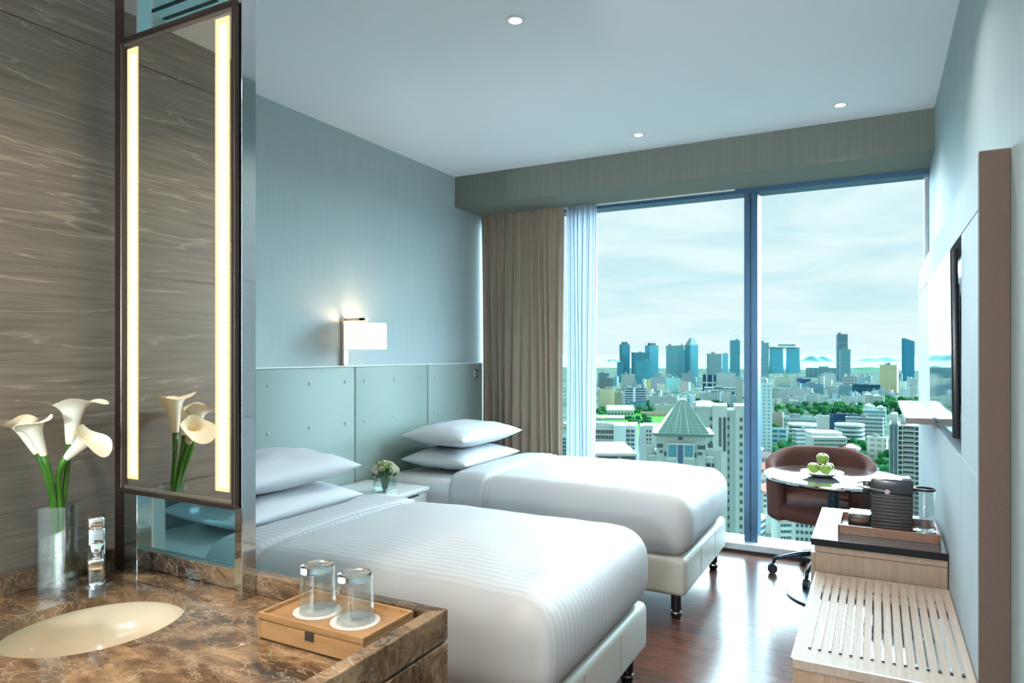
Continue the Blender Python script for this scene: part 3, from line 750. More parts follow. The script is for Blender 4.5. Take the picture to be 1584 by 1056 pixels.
# ================================================================== ROUND TABLE, PLATE, APPLES
tx, tY = -.213, 4.148
rt = thing('round_table', (tx, tY, 0), 'round white gloss table on a dark pedestal by the window', 'table')
put('table_top', B().lathe([(0, .645), (.34, .645), (.357, .652), (.36, .660), (.358, .668), (.355, .670), (0, .670)], (tx, tY, 0), 72), MT['white_gloss'], rt, smooth=30)
put('top_underside', B().lathe([(0, .640), (.335, .640), (.35, .6445), (0, .6449)], (tx, tY, 0), 72), MT['navy_metal'], rt, smooth=30)
put('column', B().lathe([(0, .010), (.032, .010), (.030, .05), (.030, .60), (.045, .625), (.09, .64), (0, .64)], (tx, tY, 0), 32), MT['navy_metal'], rt, smooth=30)
put('foot_disc', B().lathe([(0, 0), (.24, 0), (.242, .004), (.235, .010), (.06, .016), (0, .016)], (tx, tY, 0), 64), MT['navy_metal'], rt, smooth=30)
px_, py_ = -.267, 4.115
put('fruit_plate', B().lathe([(0, .672), (.055, .672), (.07, .676), (.108, .692), (.110, .694), (.106, .6945), (.068, .681), (.05, .678), (0, .678)], (px_, py_, 0), 56), MT['china'], smooth=30, label='shallow white china plate holding green apples on the round table', cat='plate')
def apple(x, y, z, rot, lean, label):
    t = thing('apple', (x, y, z), label, 'apple', 'green apples on the plate')
    t.rotation_euler = (R(lean), 0, R(rot)); ORG[t.name] = Vector((0, 0, 0))
    prof = []
    for i in range(25):
        a = -math.pi / 2 + math.pi * i / 24
        r = .0325 * math.cos(a) * (1 + .10 * math.sin(a)); zz = .029 * math.sin(a)
        d = max(0, 1 - r / .016); zz -= (math.copysign(.010, zz) if abs(zz) > .01 else 0) * d ** 1.5
        prof.append((max(r, 0), zz + .029 - .0085 + .008))
    put('flesh', B().lathe(prof, n=32), MT['apple'], t, smooth='full')
    put('stem', B().tube([(0, 0, .045), (.001, 0, .056), (.004, 0, .066)], .0015, 6), MT['apple_stem'], t)
AZ = .6835
rv = Vector((math.cos(YAW), math.sin(YAW), 0)); fv = Vector((-math.sin(YAW), math.cos(YAW), 0)); pc = Vector((px_, py_, 0))
for (a, b_, z, rot, lean, lab) in ((-.0425, .012, AZ, 20, 8, 'green apple low in the pile on the side of the curtain'), (.008, -.039, AZ, 80, -10, 'green apple low in the pile on the side of the bench'),
                             (.040, .025, AZ, 150, 10, 'green apple low in the pile on the side of the wall shelf'), (.003, .002, AZ + .054, 10, 14, 'green apple crowning the pile on the plate')):
    p = pc + rv * a + fv * b_
    apple(p.x, p.y, z, rot, lean, lab)

# ================================================================== TUB CHAIR
cx, cy = -.305, 4.475
ch = thing('tub_chair', (cx, cy, 0), 'brown leather tub chair on a dark castor base behind the round table', 'chair')
def shell_top(a):      # a: angle from the back (0) towards an arm tip (+-1)
    return .745 - .135 * max(0, (abs(a) - .25) / .75) ** 1.3
def shell(u, v, ro):
    a = (u * 2 - 1); ang = math.pi / 2 - a * R(138)
    zt = shell_top(a); z = .365 + (zt - .365) * v
    fl_ = 1 + .04 * v
    return Vector((cx + ro * fl_ * math.cos(ang), cy + ro * .96 * fl_ * math.sin(ang), z))
b = B(); NU, NV = 56, 10
bm_ = bmesh.new(); loops = []
for i in range(NU + 1):
    u = i / NU; ring = []
    pts = [shell(u, 0, .292)] + [shell(u, j / NV, .292) for j in range(1, NV + 1)]
    o_, i_ = shell(u, 1, .292), shell(u, 1, .238)
    mid = (o_ + i_) / 2; 
    ring += pts[:-1] + [o_ + Vector((0, 0, -.008)), o_ * .8 + i_ * .2 + Vector((0, 0, .006)), mid + Vector((0, 0, .011)), o_ * .2 + i_ * .8 + Vector((0, 0, .006)), i_ + Vector((0, 0, -.008))]
    ring += [shell(u, j / NV, .238) for j in range(NV - 1, -1, -1)]
    loops.append([bm_.verts.new(p) for p in ring])
for A_, C_ in zip(loops, loops[1:]):
    for k in range(len(A_)):
        k2 = (k + 1) % len(A_); bm_.faces.new((A_[k], C_[k], C_[k2], A_[k2]))
bm_.faces.new(loops[0]); bm_.faces.new(loops[-1][::-1])
bmesh.ops.recalc_face_normals(bm_, faces=bm_.faces[:])
put('back_shell', b.add(bm_), MT['chair_leather'], ch, smooth='full')
put('seat_cushion', B().lathe([(0, .36), (.20, .36), (.262, .375), (.268, .42), (.262, .455), (.23, .472), (0, .478)], (cx, cy - .02, 0), 48), MT['chair_leather'], ch, smooth='full')
put('seat_column', B().lathe([(0, .10), (.028, .10), (.028, .30), (.07, .335), (.07, .36), (0, .36)], (cx, cy, 0), 24), MT['navy_metal'], ch, smooth=40)
put('hub', B().lathe([(0, .115), (.042, .115), (.045, .125), (.045, .158), (.035, .17), (0, .17)], (cx, cy, 0), 24), MT['navy_metal'], ch, smooth=40)
for k in range(5):
    a = R(187 + 72 * k); d = Vector((math.cos(a), math.sin(a), 0)); c0 = Vector((cx, cy, 0))
    lg = put('leg', B().tube([c0 + d * .03 + Vector((0, 0, .145)), c0 + d * .12 + Vector((0, 0, .128)), c0 + d * .222 + Vector((0, 0, .098)), c0 + d * .25 + Vector((0, 0, .090)), c0 + d * .256 + Vector((0, 0, .062))], [.017, .015, .012, .012, .010], 10), MT['navy_metal'], ch, smooth='full')
    p = c0 + d * .262; tdir = Vector((-d.y, d.x, 0))
    put('castor', B().cyl(p + tdir * -.015 + Vector((0, 0, .029)), p + tdir * .015 + Vector((0, 0, .029)), .029, n=24).cyl(p + Vector((0, 0, .03)), p + Vector((0, 0, .064)), .009), MT['rubber'], lg, smooth=40)

# ================================================================== VANITY COUNTER
CZ = .80
XE = -.735                        # outer face of the counter end
vc = thing('vanity_counter', (-1.23, .7, 0), 'brown veined marble washbasin counter with raised edge', 'counter')
SX, SY, SA, SB = -1.395, .822, .158, .172
def counter_top():
    b = bmesh.new(); n = 96; X0, X1, Ya, Yb = XV + .001, XE, .30, 1.11
    rings = {}
    def outer(i):
        a = 2 * math.pi * i / n; dx_, dy_ = math.cos(a) * SA, math.sin(a) * SB
        t = min([(X1 - SX) / dx_ if dx_ > 1e-9 else 1e9, (X0 - SX) / dx_ if dx_ < -1e-9 else 1e9, (Yb - SY) / dy_ if dy_ > 1e-9 else 1e9, (Ya - SY) / dy_ if dy_ < -1e-9 else 1e9])
        return SX + dx_ * t, SY + dy_ * t
    # put exact corners in by snapping the closest ray
    O = [list(outer(i)) for i in range(n)]
    for cxy in ((X0, Ya), (X0, Yb), (X1, Ya), (X1, Yb)):
        k = min(range(n), key=lambda i: (O[i][0] - cxy[0]) ** 2 + (O[i][1] - cxy[1]) ** 2); O[k] = list(cxy)
    I = [(SX + SA * math.cos(2 * math.pi * i / n), SY + SB * math.sin(2 * math.pi * i / n)) for i in range(n)]
    vt = [b.verts.new((*p, CZ)) for p in O]; vb = [b.verts.new((*p, CZ - .012)) for p in O]
    it = [b.verts.new((*p, CZ)) for p in I]; ib = [b.verts.new((*p, CZ - .022)) for p in I]
    for i in range(n):
        j = (i + 1) % n
        b.faces.new((it[i], vt[i], vt[j], it[j])); b.faces.new((vt[i], vb[i], vb[j], vt[j])); b.faces.new((it[j], ib[j], ib[i], it[i])); b.faces.new((vb[i], ib[i], ib[j], vb[j]))
    bmesh.ops.recalc_face_normals(b, faces=b.faces[:]); return b
b = B(); b.add(counter_top()); put('counter_top', b, MT['marble'], vc)
put('back_upstand', B().box(XV + .001, XE, 1.083, 1.112, CZ + .0005, .845, .002), MT['marble'], vc)
put('wall_upstand', B().box(XV + .001, XV + .020, .30, 1.083, CZ + .0005, .845, .002), MT['marble'], vc)
put('end_upstand', B().box(XE - .030, XE + .0005, .30, 1.112, .790, .8455, .002), MT['marble'], vc)
put('end_panel', B().box(XE - .030, XE + .0005, .30, 1.112, .30, .782, .002), MT['marble'], vc)
put('back_panel', B().box(XV + .001, XE - .032, 1.088, 1.112, .30, .782, .002), MT['marble'], vc)
put('shadow_gap', B().box(XE - .027, XE - .006, .31, 1.105, .775, .797), MT['dark'], vc)
sb = thing('washbasin', (SX, SY, CZ - .15), 'cream oval undermount washbasin sunk in the marble counter', 'washbasin')
def bowl(u, v, off=0):
    a = 2 * math.pi * u; r = math.cos(v * math.pi / 2) ** .55 if v < 1 else 0.0
    r = max(r, .02); z = CZ - .0225 - .120 * math.sin(v * math.pi / 2) ** .9
    return Vector((SX + (SA + .003 + off) * r * math.cos(a), SY + (SB + .003 + off) * r * math.sin(a), z - off))
put('bowl', B().grid(lambda u, v: bowl(u, v), 64, 20, closeu=True).grid(lambda u, v: bowl(u, v, .008), 64, 20, closeu=True, flip=True), MT['ceramic'], sb, smooth='full')
put('rim', B().grid(lambda u, v: Vector((SX + (SA + .003 + .02 * v) * math.cos(2 * math.pi * u), SY + (SB + .003 + .02 * v) * math.sin(2 * math.pi * u), CZ - .0223)), 64, 2, closeu=True), MT['ceramic'], sb)
put('drain', B().lathe([(0, .0), (.018, .0), (.021, -.003), (0, -.003)], (SX, SY, CZ - .137), 24), MT['chrome'], sb)

# faucet: upright chrome block, spout and lever pointing at the basin
fx, fy = -1.617, .957
fa = thing('faucet', (fx, fy, CZ), 'upright chrome basin mixer tap beside the lily vase', 'faucet', rotz=R(-31.5))
put('body', B().box(-.022, .020, -.0175, .0175, 0, .135, .006, 3).lathe([(0, 0), (.030, 0), (.030, .004), (.026, .006), (0, .006)]), MT['chrome'], fa, smooth=40)
put('spout', B().box(.015, .120, -.0155, .0155, .078, .104, .006, 3, mat=Matrix.Rotation(R(6), 4, 'Y')), MT['chrome'], fa, smooth=40)
put('aerator', B().cyl((.108, 0, .068), (.108, 0, .058), .009), MT['steel'], fa, smooth=40)
put('lever', B().box(-.022, .058, -.0165, .0165, .140, .168, .006, 3).box(-.012, .012, -.012, .012, .130, .145), MT['chrome'], fa, smooth=40)

# ================================================================== PARTITION: STEEL POSTS, MIRROR, GLASS
def post(x0, x1, label):
    put('steel_post', B().box(x0, x1, 1.042, 1.081, CZ + .0008, 2.232, .001, 1), MT['steel'], label=label, cat='post', group='polished posts either side of the mirror')
post(-1.646, -1.595, 'polished steel post beside the stone wall')
post(-1.250, -1.227, 'polished steel post at the open end of the mirror')
put('bronze_jamb', B().box(-1.690, -1.648, 1.045, 1.0805, .8015, 2.232, .002), MT['bronze'], label='dark bronze jamb strip between stone wall and mirror', cat='trim strip')
mi = thing('lighted_mirror', (-1.436, 1.05, .99), 'tall bronze framed mirror with two warm light strips', 'mirror')
MX0, MX1, MZ0, MZ1 = -1.644, -1.231, 1.000, 2.112
MY = 1.036
put('cabinet_body', B().box(-1.593, -1.252, 1.0395, 1.0825, MZ0, MZ1), MT['bronze'], mi)
fw = .011
for q in ((MX0, MX1, MZ1 - fw, MZ1), (MX0, MX1, MZ0, MZ0 + fw), (MX0, MX0 + fw, MZ0 + fw, MZ1 - fw), (MX1 - fw, MX1, MZ0 + fw, MZ1 - fw)):
    put('frame', B().box(q[0], q[1], MY - .010, MY + .004, q[2], q[3], .0015, 1), MT['bronze'], mi)
put('mirror_glass', B().box(MX0 + fw, MX1 - fw, MY, MY + .003, MZ0 + fw, MZ1 - fw), MT['mirror'], mi)
for zz in (MZ0 + fw, MZ1 - fw - .006): put('bevel_edge', B().box(MX0 + fw, MX1 - fw, MY - .003, MY - .0002, zz, zz + .006), MT['nickel'], mi)
for x0_, x1_, c0_, c1_ in ((-1.621, -1.582, -1.610, -1.585), (-1.303, -1.259, -1.291, -1.266)):
    ls = put('light_strip', B().box(x0_, x1_, MY - .0016, MY - .0002, 1.035, 2.085), MT['led'], mi)
    put('glow_core', B().box(c0_, c1_, MY - .0020, MY - .0016, 1.045, 2.070), MT['led_core'], ls)
put('partition_glass', B().box(-1.593, -1.252, 1.0845, 1.0915, .8465, .998), MT['partition_glass'], label='teal tinted glass strip between marble upstand and mirror', cat='glass panel')
put('partition_glass', B().box(-1.593, -1.252, 1.0845, 1.0915, 2.114, 2.69), MT['partition_glass'], label='teal tinted glass above the mirror', cat='glass panel')
wp = thing('wooden_post', (-1.80, 1.22, 0), 'slim wooden corner post behind the mirror partition', 'post')
put('shaft', B().box(-1.825, -1.774, 1.20, 1.241, 0, 2.28, .001, 1), grain_mat('post_wood', (.10, .07, .055), (.17, .13, .10), (.3, .25, .2), .5, (70, 70, 2), .2), wp)
put('lit_side_face', B().box(-1.774, -1.771, 1.2005, 1.2405, 0, 2.28), striped('post_lit_side', (.52, .50, .46), (.40, .38, .34), .5, 'Y', .006, .5), wp)  # pale fluted side wood, with the window light put into its colour

# ================================================================== VASE WITH CALLA LILIES
vx, vy = -1.652, .890
hw, hh = .0345, .195
va = thing('tall_glass_vase', (vx, vy, CZ), 'tall square clear glass vase of water on the marble counter', 'vase', rotz=R(28.1 + 14))
def rsq(h, r, n=6):
    pts = []
    for qx, qy, a0 in ((1, 1, 0), (-1, 1, 90), (-1, -1, 180), (1, -1, 270)):
        for i in range(n + 1):
            a = R(a0 + 90 * i / n); pts.append(((h - r) * qx + r * math.cos(a), (h - r) * qy + r * math.sin(a)))
    return pts
def tub(ho, hi, z0_, zb, z1_):
    b = bmesh.new(); po, pi_ = rsq(ho, .009), rsq(hi, .006); n = len(po)
    A_ = [b.verts.new((x, y, z0_)) for x, y in po]; Bv = [b.verts.new((x, y, z1_)) for x, y in po]
    C_ = [b.verts.new((x, y, z1_)) for x, y in pi_]; D_ = [b.verts.new((x, y, zb)) for x, y in pi_]
    for P_, Q_ in ((A_, Bv), (Bv, C_), (C_, D_)):
        for i in range(n): b.faces.new((P_[i], P_[(i + 1) % n], Q_[(i + 1) % n], Q_[i]))
    b.faces.new(A_[::-1]); b.faces.new(D_); bmesh.ops.recalc_face_normals(b, faces=b.faces[:]); return b
b = B(); b.add(tub(hw, hw - .003, 0.0005, .016, hh)); put('vase_wall', b, MT['thin_glass'], va, smooth=40)
put('water', B().poly(rsq(hw - .0034, .0055), .0165, .130), MT['water'], va, smooth=40)

right = Vector((math.cos(YAW), math.sin(YAW), 0)); fwd = Vector((-math.sin(YAW), math.cos(YAW), 0)); UP = Vector((0, 0, 1))
vbase = Vector((vx, vy, CZ))
def lily(hu, hd, hz, lean, size, tip, foot, label, mid):
    """hu/hd/hz: throat of the flower relative to the vase; lean: direction of the trumpet; tip: turn of the long lip"""
    t = thing('calla_lily', vbase + Vector((0, 0, .02)), label, 'flower', 'calla lilies in the tall vase')
    p0 = vbase + right * foot[0] + fwd * foot[1] + UP * .022
    p3 = vbase + right * hu + fwd * hd + UP * hz
    L = (right * lean[0] + fwd * lean[1] + UP * lean[2]).normalized()
    pm = vbase + right * mid[0] + fwd * mid[1] + UP * mid[2]
    pts = []
    for i in range(15):
        s = i / 14
        if s < .5: q = s * 2; pts.append(p0.lerp(pm, q))
        else:
            q = (s - .5) * 2; c1 = pm + (pm - p0) * .25; c2 = p3 - L * .05
            pts.append(((1 - q) ** 3) * pm + 3 * (1 - q) ** 2 * q * c1 + 3 * (1 - q) * q * q * c2 + q ** 3 * p3)
    put('stem', B().tube(pts, [.0058] * 12 + [.0062, .0068, .0075], 10), MT['stem'], t, smooth='full')
    # spathe: funnel with a flared rim, a long curled lip on one side and an overlapping seam on the other
    tv_ = (right * tip[0] + fwd * tip[1] + UP * tip[2]); tv_ = (tv_ - L * tv_.dot(L)).normalized(); sv = L.cross(tv_)
    def sp(u, v, off=0.0):
        a = (u - .5) * 2 * math.pi * 1.04
        lip = .5 + .5 * math.cos(a)                       # 1 at the pointed lip, 0 at the overlapping seam
        h = size * (.92 + .40 * lip ** 1.3) * v
        r = size * (.075 + .13 * v ** .8 + .30 * max(0, v - .45) ** 1.6) * (1 + .07 * math.sin(a * 2.5 + size * 120) * v)
        w2 = max(0, v - .66) / .34
        bend = size * w2 ** 1.7                           # the rim rolls outwards and back down
        r += off + bend * (.07 + .30 * lip ** 3)
        h -= bend * (.07 + .22 * lip ** 2 + .06 * math.sin(a * 3 + 1))
        pnt = p3 + L * (h - size * .02) + (tv_ * math.cos(a) * (1 + .12 * lip) + sv * math.sin(a)) * r
        if abs(u - .5) > .45: pnt += (tv_ * math.cos(a) + sv * math.sin(a)) * (.0015 if u > .5 else -.0008)
        return pnt
    fl_ = put('spathe', B().grid(lambda u, v: sp(u, v), 56, 30).grid(lambda u, v: sp(u, v, .0007), 56, 30, flip=True), MT['petal'], t, smooth='full')
    put('spadix', B().tube([p3 + L * size * .12, p3 + L * size * .42 + tv_ * .002, p3 + L * size * .70 + tv_ * .005], [.0042, .0045, .0025], 8), MT['spadix'], t, smooth='full')
k = .00147
lily(-.026, -.030, .318, (-.42, -.1, .9), .084, (-.5, -.8, .4), (.004, -.010), 'cream calla lily turned to the counter edge, outermost towards the basin', (-.006, -.004, .165))
lily(.002, -.050, .316, (-.22, -.2, .95), .080, (.8, -.6, .1), (-.006, -.004), 'cream calla lily half hidden between the largest and the outermost bloom', (.000, -.008, .165))
lily(.028, .000, .336, (.08, .05, 1), .100, (1.0, -.25, .0), (-.012, .006), 'largest tallest cream calla lily with its lip curled to the tap', (.006, .004, .165))
lily(.040, -.030, .308, (.70, -.1, .60), .084, (.6, -.3, -.7), (-.004, .012), 'lowest cream calla lily drooping over the tap', (.010, -.002, .165))

# ================================================================== BAMBOO BOX WITH TWO TUMBLERS
bx0, bx1, by0, by1 = -1.036, -.780, .917, 1.062
bb = thing('bamboo_box', (-.908, .99, CZ), 'bamboo tray box with a drawer on the marble counter', 'tray box')
z0 = CZ + .001
put('carcass', B().box(bx0, bx1, by0 + .004, by1, z0, z0 + .038, .001, 1), MT['bamboo'], bb)
dw = put('drawer_front', B().box(bx0 + .006, bx1 - .006, by0, by0 + .0045, z0 + .003, z0 + .035, .0006, 1), MT['bamboo'], bb)
put('finger_hole', B().box(-.915, -.893, by0 - .0008, by0 + .002, z0 + .020, z0 + .0355), MT['bamboo_dark'], dw)
put('front_stile', B().box(bx0, bx0 + .0055, by0, by0 + .004, z0, z0 + .038).box(bx1 - .0055, bx1, by0, by0 + .004, z0, z0 + .038), MT['bamboo'], bb)
put('tray_floor', B().box(bx0 + .004, bx1 - .004, by0 + .004, by1 - .004, z0 + .0382, z0 + .042), MT['bamboo'], bb)
for q in ((bx0, bx1, by0, by0 + .006), (bx0, bx1, by1 - .006, by1), (bx0, bx0 + .006, by0 + .006, by1 - .006), (bx1 - .006, bx1, by0 + .006, by1 - .006)):
    put('tray_rim', B().box(q[0], q[1], q[2], q[3], z0 + .0385, z0 + .0500, .0008, 1), MT['bamboo'], bb)
tz_ = z0 + .0422
for i, (gx_, gy_, lab) in enumerate(((-.953, .988, 'on the side of the mirror'), (-.856, .984, 'on the side of the counter end'))):
    cs = thing('paper_coaster', (gx_, gy_, tz_), 'round white paper coaster under the tumbler ' + lab, 'coaster', 'paper coasters on the bamboo box')
    put('disc', B().lathe([(0, 0), (.046, 0), (.046, .0012), (0, .0012)], (gx_, gy_, tz_), 48), MT['paper'], cs)
    put('printed_ring', B().lathe([(.018, .0013), (.0192, .0013), (.0192, .0015), (.018, .0015), (.018, .0013)], (gx_, gy_, tz_), 48), MT['print'], cs)
    gz_ = tz_ + .0016
    tg = thing('tumbler', (gx_, gy_, gz_), 'clear glass tumbler upside down ' + lab, 'glass', 'upturned tumblers on the bamboo box')
    put('glass_wall', B().lathe([(.0335, .0004), (.0345, 0), (.0355, .0008), (.0352, .002), (.0325, .0765), (.0305, .0765), (.0328, .004), (.0335, .0004)], (gx_, gy_, gz_), 48), MT['thin_glass'], tg, smooth=40)
    put('thick_base', B().lathe([(0, .0768), (.0323, .0768), (.0322, .083), (.0312, .0885), (.029, .0898), (.022, .0885), (.014, .0870), (0, .0865)], (gx_, gy_, gz_), 48), MT['glass'], tg, smooth=40)

# ================================================================== THE CITY BEYOND THE WINDOW
GZ = -100.0 + EYE                 # street level below the room
def facade(name, wall, glass, w=3.5, h=3.4, fx_=.35, fz_=.4, rough=.35):
    m, t, b = new_mat(name)
    tc = t.nodes.new('ShaderNodeTexCoord'); sp = t.nodes.new('ShaderNodeSeparateXYZ'); t.links.new(tc.outputs['Object'], sp.inputs[0])
    sn = t.nodes.new('ShaderNodeSeparateXYZ'); t.links.new(tc.outputs['Normal'], sn.inputs[0])
    def mt(op, a, bb=None):
        x = t.nodes.new('ShaderNodeMath'); x.operation = op
        for i, q in enumerate((a, bb)):
            if q is None: continue
            if isinstance(q, (int, float)): x.inputs[i].default_value = q
            else: t.links.new(q, x.inputs[i])
        return x.outputs[0]
    hh = mt('ADD', sp.outputs['X'], sp.outputs['Y'])
    a = mt('GREATER_THAN', mt('FRACT', mt('DIVIDE', mt('ADD', hh, 900.0), w)), fx_)
    c = mt('GREATER_THAN', mt('FRACT', mt('DIVIDE', mt('ADD', sp.outputs['Z'], 900.0), h)), fz_)
    side = mt('LESS_THAN', mt('ABSOLUTE', sn.outputs['Z']), .5)
    msk = mt('MULTIPLY', mt('MULTIPLY', a, c), side)
    x = t.nodes.new('ShaderNodeMix'); x.data_type = 'RGBA'; x.inputs['A'].default_value = (*wall, 1); x.inputs['B'].default_value = (*glass, 1)
    t.links.new(msk, x.inputs['Factor']); t.links.new(x.outputs['Result'], b.inputs['Base Color'])
    b.inputs['Roughness'].default_value = .7
    b.inputs['Specular IOR Level'].default_value = .03
    return m
FM = {}
def fm(wall, glass, w=3.5, h=3.4, fx_=.35, fz_=.4):
    k = (wall, glass, w, h, fx_, fz_)
    if k not in FM: FM[k] = facade('facade_%02d' % len(FM), wall, glass, w, h, fx_, fz_)
    return FM[k]
WHT = (.47, .54, .52); CRM = (.52, .52, .33); TEAL = (.10, .34, .42); TEAL2 = (.14, .42, .48); DKT = (.05, .20, .27); GRY = (.26, .35, .36); NAVY = (.03, .08, .15)
GLS = (.06, .13, .15); GLD = (.03, .06, .07); PAL = (.27, .45, .48)
ROOF = M('roof_grey', (.28, .33, .33), .9, var=.15, vscale=(.05, .05, .05), spec=0); ROOFD = M('roof_dark', (.16, .20, .21), .9, spec=0)
def cpos(px, D, y=0.0): return fwd * (D + y) + right * ((px - 792) * D / FPX)
PLACED = []
def zpx(py, D): return (HZN - py) * D / FPX + EYE
def building(x0, x1, yt, D, mat, label, rot=0.0, k=.7, roof=1, name='tower_block', cat='building', group=None, crown=None):
    fa_ = math.atan(((x0 + x1) / 2 - 792) / FPX)          # turn each block to face the hotel, then by rot
    W = (x1 - x0) * D / FPX * math.cos(fa_); r = R(abs(rot)); wd = W / (math.cos(r) + k * math.sin(r)); dp = wd * k
    zt = zpx(yt, D); c = cpos((x0 + x1) / 2, D, dp / 2)
    t = thing(name, (c.x, c.y, GZ), label, cat, group, rotz=YAW - fa_ + R(rot) + 1e-6)
    PLACED.append((c.x, c.y, math.hypot(wd, dp) / 2 * .95, label)); h = zt - GZ; rs = random.Random(int(x0 * 7 + yt))
    body = B().box(-wd / 2, wd / 2, -dp / 2, dp / 2, 0, h - 1.2)
    body.box(-wd / 2 - .3, wd / 2 + .3, -dp / 2 - .3, -dp / 2 + .4, h - 1.4, h).box(-wd / 2 - .3, wd / 2 + .3, dp / 2 - .4, dp / 2 + .3, h - 1.4, h)
    body.box(-wd / 2 - .3, -wd / 2 + .4, -dp / 2, dp / 2, h - 1.4, h).box(wd / 2 - .4, wd / 2 + .3, -dp / 2, dp / 2, h - 1.4, h)
    put('body', body, mat, t)
    for i in range(roof):
        ww = wd * rs.uniform(.14, .3); dd = dp * rs.uniform(.2, .4); ox = rs.uniform(-.3, .3) * wd; oy = rs.uniform(-.2, .2) * dp
        put('roof_plant', B().box(ox - ww / 2, ox + ww / 2, oy - dd / 2, oy + dd / 2, h - 1.2, h + rs.uniform(1.5, 4) * (D / 1500 + .4)), ROOF, t)
    if crown: crown(t, wd, dp, h)
    return t

# --- sea, land, park
put('sea', B().box(-40000, 40000, 3600, 60000, GZ - 3, GZ - 2.2), M('sea_water', (.30, .48, .52), .8, spec=.0), kind='structure', label='pale sea beyond the city')
land = B().box(-9000, 9000, 60, 4700, GZ - 2, GZ - .1)
put('ground', land, M('city_ground', (.035, .085, .05), .9, c2=(.16, .21, .19), vscale=(.012, .012, .012), detail=9, spec=0), kind='structure', label='green and paved city ground far below')
pk = cpos(998, 1040); put('park_lawn', B().poly([(pk.x + right.x * a + fwd.x * b_, pk.y + right.y * a + fwd.y * b_) for a, b_ in ((-75, -190), (60, -220), (70, 60), (20, 130), (-60, 110))], GZ - .09, GZ - .01), M('lawn', (.09, .30, .06), .9, var=.2, vscale=(.02, .02, .02), spec=0), label='bright green park lawn among the buildings', cat='lawn')
for (x0, x1, D, hgt, lab) in ((1236, 1290, 9000, 90, 'hazy low island on the sea beside the deck towers'), (1322, 1400, 9500, 60, 'long hazy island on the sea beside the blue tower'), (935, 960, 9000, 40, 'thin hazy island on the sea beside the sheer curtain'), (1319, 1364, 4300, 22, 'flat green headland at the shore by the cream tower')):
    c = cpos((x0 + x1) / 2, D); wI = (x1 - x0) * D / FPX
    b = B(); b.grid(lambda u, v: Vector((wI * (u - .5), 500 * (v - .5), hgt * (math.sin(math.pi * u) * math.sin(math.pi * v)) * (.7 + .3 * math.sin(u * 17 + hgt)) - 1)), 24, 6)
    t = thing('island', (c.x, c.y, GZ - 2.5), lab, 'island', rotz=YAW)
    put('hill', b, M('island_haze_green', (.16, .34, .36) if D > 5000 else (.08, .25, .16), .9, spec=0), t, smooth='full')  # distance haze is put into the far islands' colour; headland stays plain green

# --- skyline
def flat_crown(t, wd, dp, h): put('crown', B().box(-wd * .3, wd * .3, -dp * .3, dp * .3, h - 1, h + 9), ROOFD, t)
def taper_crown(t, wd, dp, h):
    b = bmesh.new(); lo = [b.verts.new((sx_ * wd * .5, sy_ * dp * .5, h - 1)) for sx_, sy_ in ((-1, -1), (1, -1), (1, 1), (-1, 1))]; hi = [b.verts.new((sx_ * wd * .14, sy_ * dp * .14, h + 26)) for sx_, sy_ in ((-1, -1), (1, -1), (1, 1), (-1, 1))]
    b.faces.new(hi)
    for i in range(4): b.faces.new((lo[i], lo[(i + 1) % 4], hi[(i + 1) % 4], hi[i]))
    q = B(); q.add(b); put('crown', q, fm(PAL, GRY, 6, 4), t)
def frame_crown(t, wd, dp, h):
    q = B()
    for sx_ in (-.48, 0, .48):
        for sy_ in (-.48, .48): q.cyl((wd * sx_, dp * sy_, h - 1), (wd * sx_, dp * sy_, h + 16), .9, n=6)
    q.box(-wd * .5, wd * .5, -dp * .5, -dp * .46, h + 14.5, h + 16).box(-wd * .5, wd * .5, dp * .46, dp * .5, h + 14.5, h + 16); put('crown_frame', q, M('frame_white', (.7, .8, .8), .6), t)
g1 = fm(TEAL, DKT, 4, 4, .25, .35); g2 = fm(TEAL2, TEAL, 5, 4, .2, .4); g3 = fm(PAL, TEAL2, 30, 9, .08, .45); g4 = fm(PAL, GRY, 4, 7, .2, .5)
building(959, 975.3, 532.5, 2500, g1, 'dark teal flat-topped tower with a small crown, first on the skyline from the curtain', 20, .8, crown=flat_crown)
building(954.8, 965, 560, 2400, g1, 'short teal block leaning on the dark flat-topped tower', 10)
building(978, 1006, 545, 2450, g1, 'wide teal office block with rounded roof edge on the skyline', 12)
building(985, 1007, 558, 2200, fm((.08, .42, .48), TEAL, 60, 30, .05, .1), 'plain bright teal glass block before the wide office block', 8)
building(999, 1020, 534, 2550, g2, 'teal tower with a dark plant room on top, beside the wide office block', 30, .9, crown=flat_crown)
building(1031, 1047, 534.5, 2500, g3, 'pale banded slab, one of a joined pair on the skyline', 0, .5)
building(1046, 1059, 534, 2520, g3, 'narrow pale banded slab joined to the wider banded one', 0, .5)
building(1058, 1065, 541, 2600, g1, 'thin dark teal block between the banded slabs and the pointed tower', 0)
building(1061, 1082, 533.5, 2500, g2, 'pale teal tower with a tapering pointed crown', 35, 1, 0, crown=taper_crown)
building(1095, 1118.5, 547, 2450, g4, 'pale grey banded office slab near the mullion', 14)
building(1118, 1127.6, 546.5, 2500, fm(PAL, TEAL2, 8, 40, .5, .1), 'slim pale ribbed block beside the grey banded slab', 0)
building(1130.6, 1146.5, 526, 2400, fm(TEAL2, TEAL, 9, 12, .12, .15), 'bright teal tower topped by an open frame beside the mullion', 10, .8, crown=frame_crown)
building(1174, 1191.5, 530, 2500, fm(PAL, TEAL, 5, 8, .3, .35), 'pale scaffolded tower on the bench side of the mullion', 10, .8, crown=frame_crown)
tw = None
dk = cpos(1213, 3600)
tt = thing('deck_towers', (dk.x, dk.y, GZ), 'curved towers carrying one long boat-shaped roof deck', 'building', rotz=YAW)
S36 = 3600 / FPX
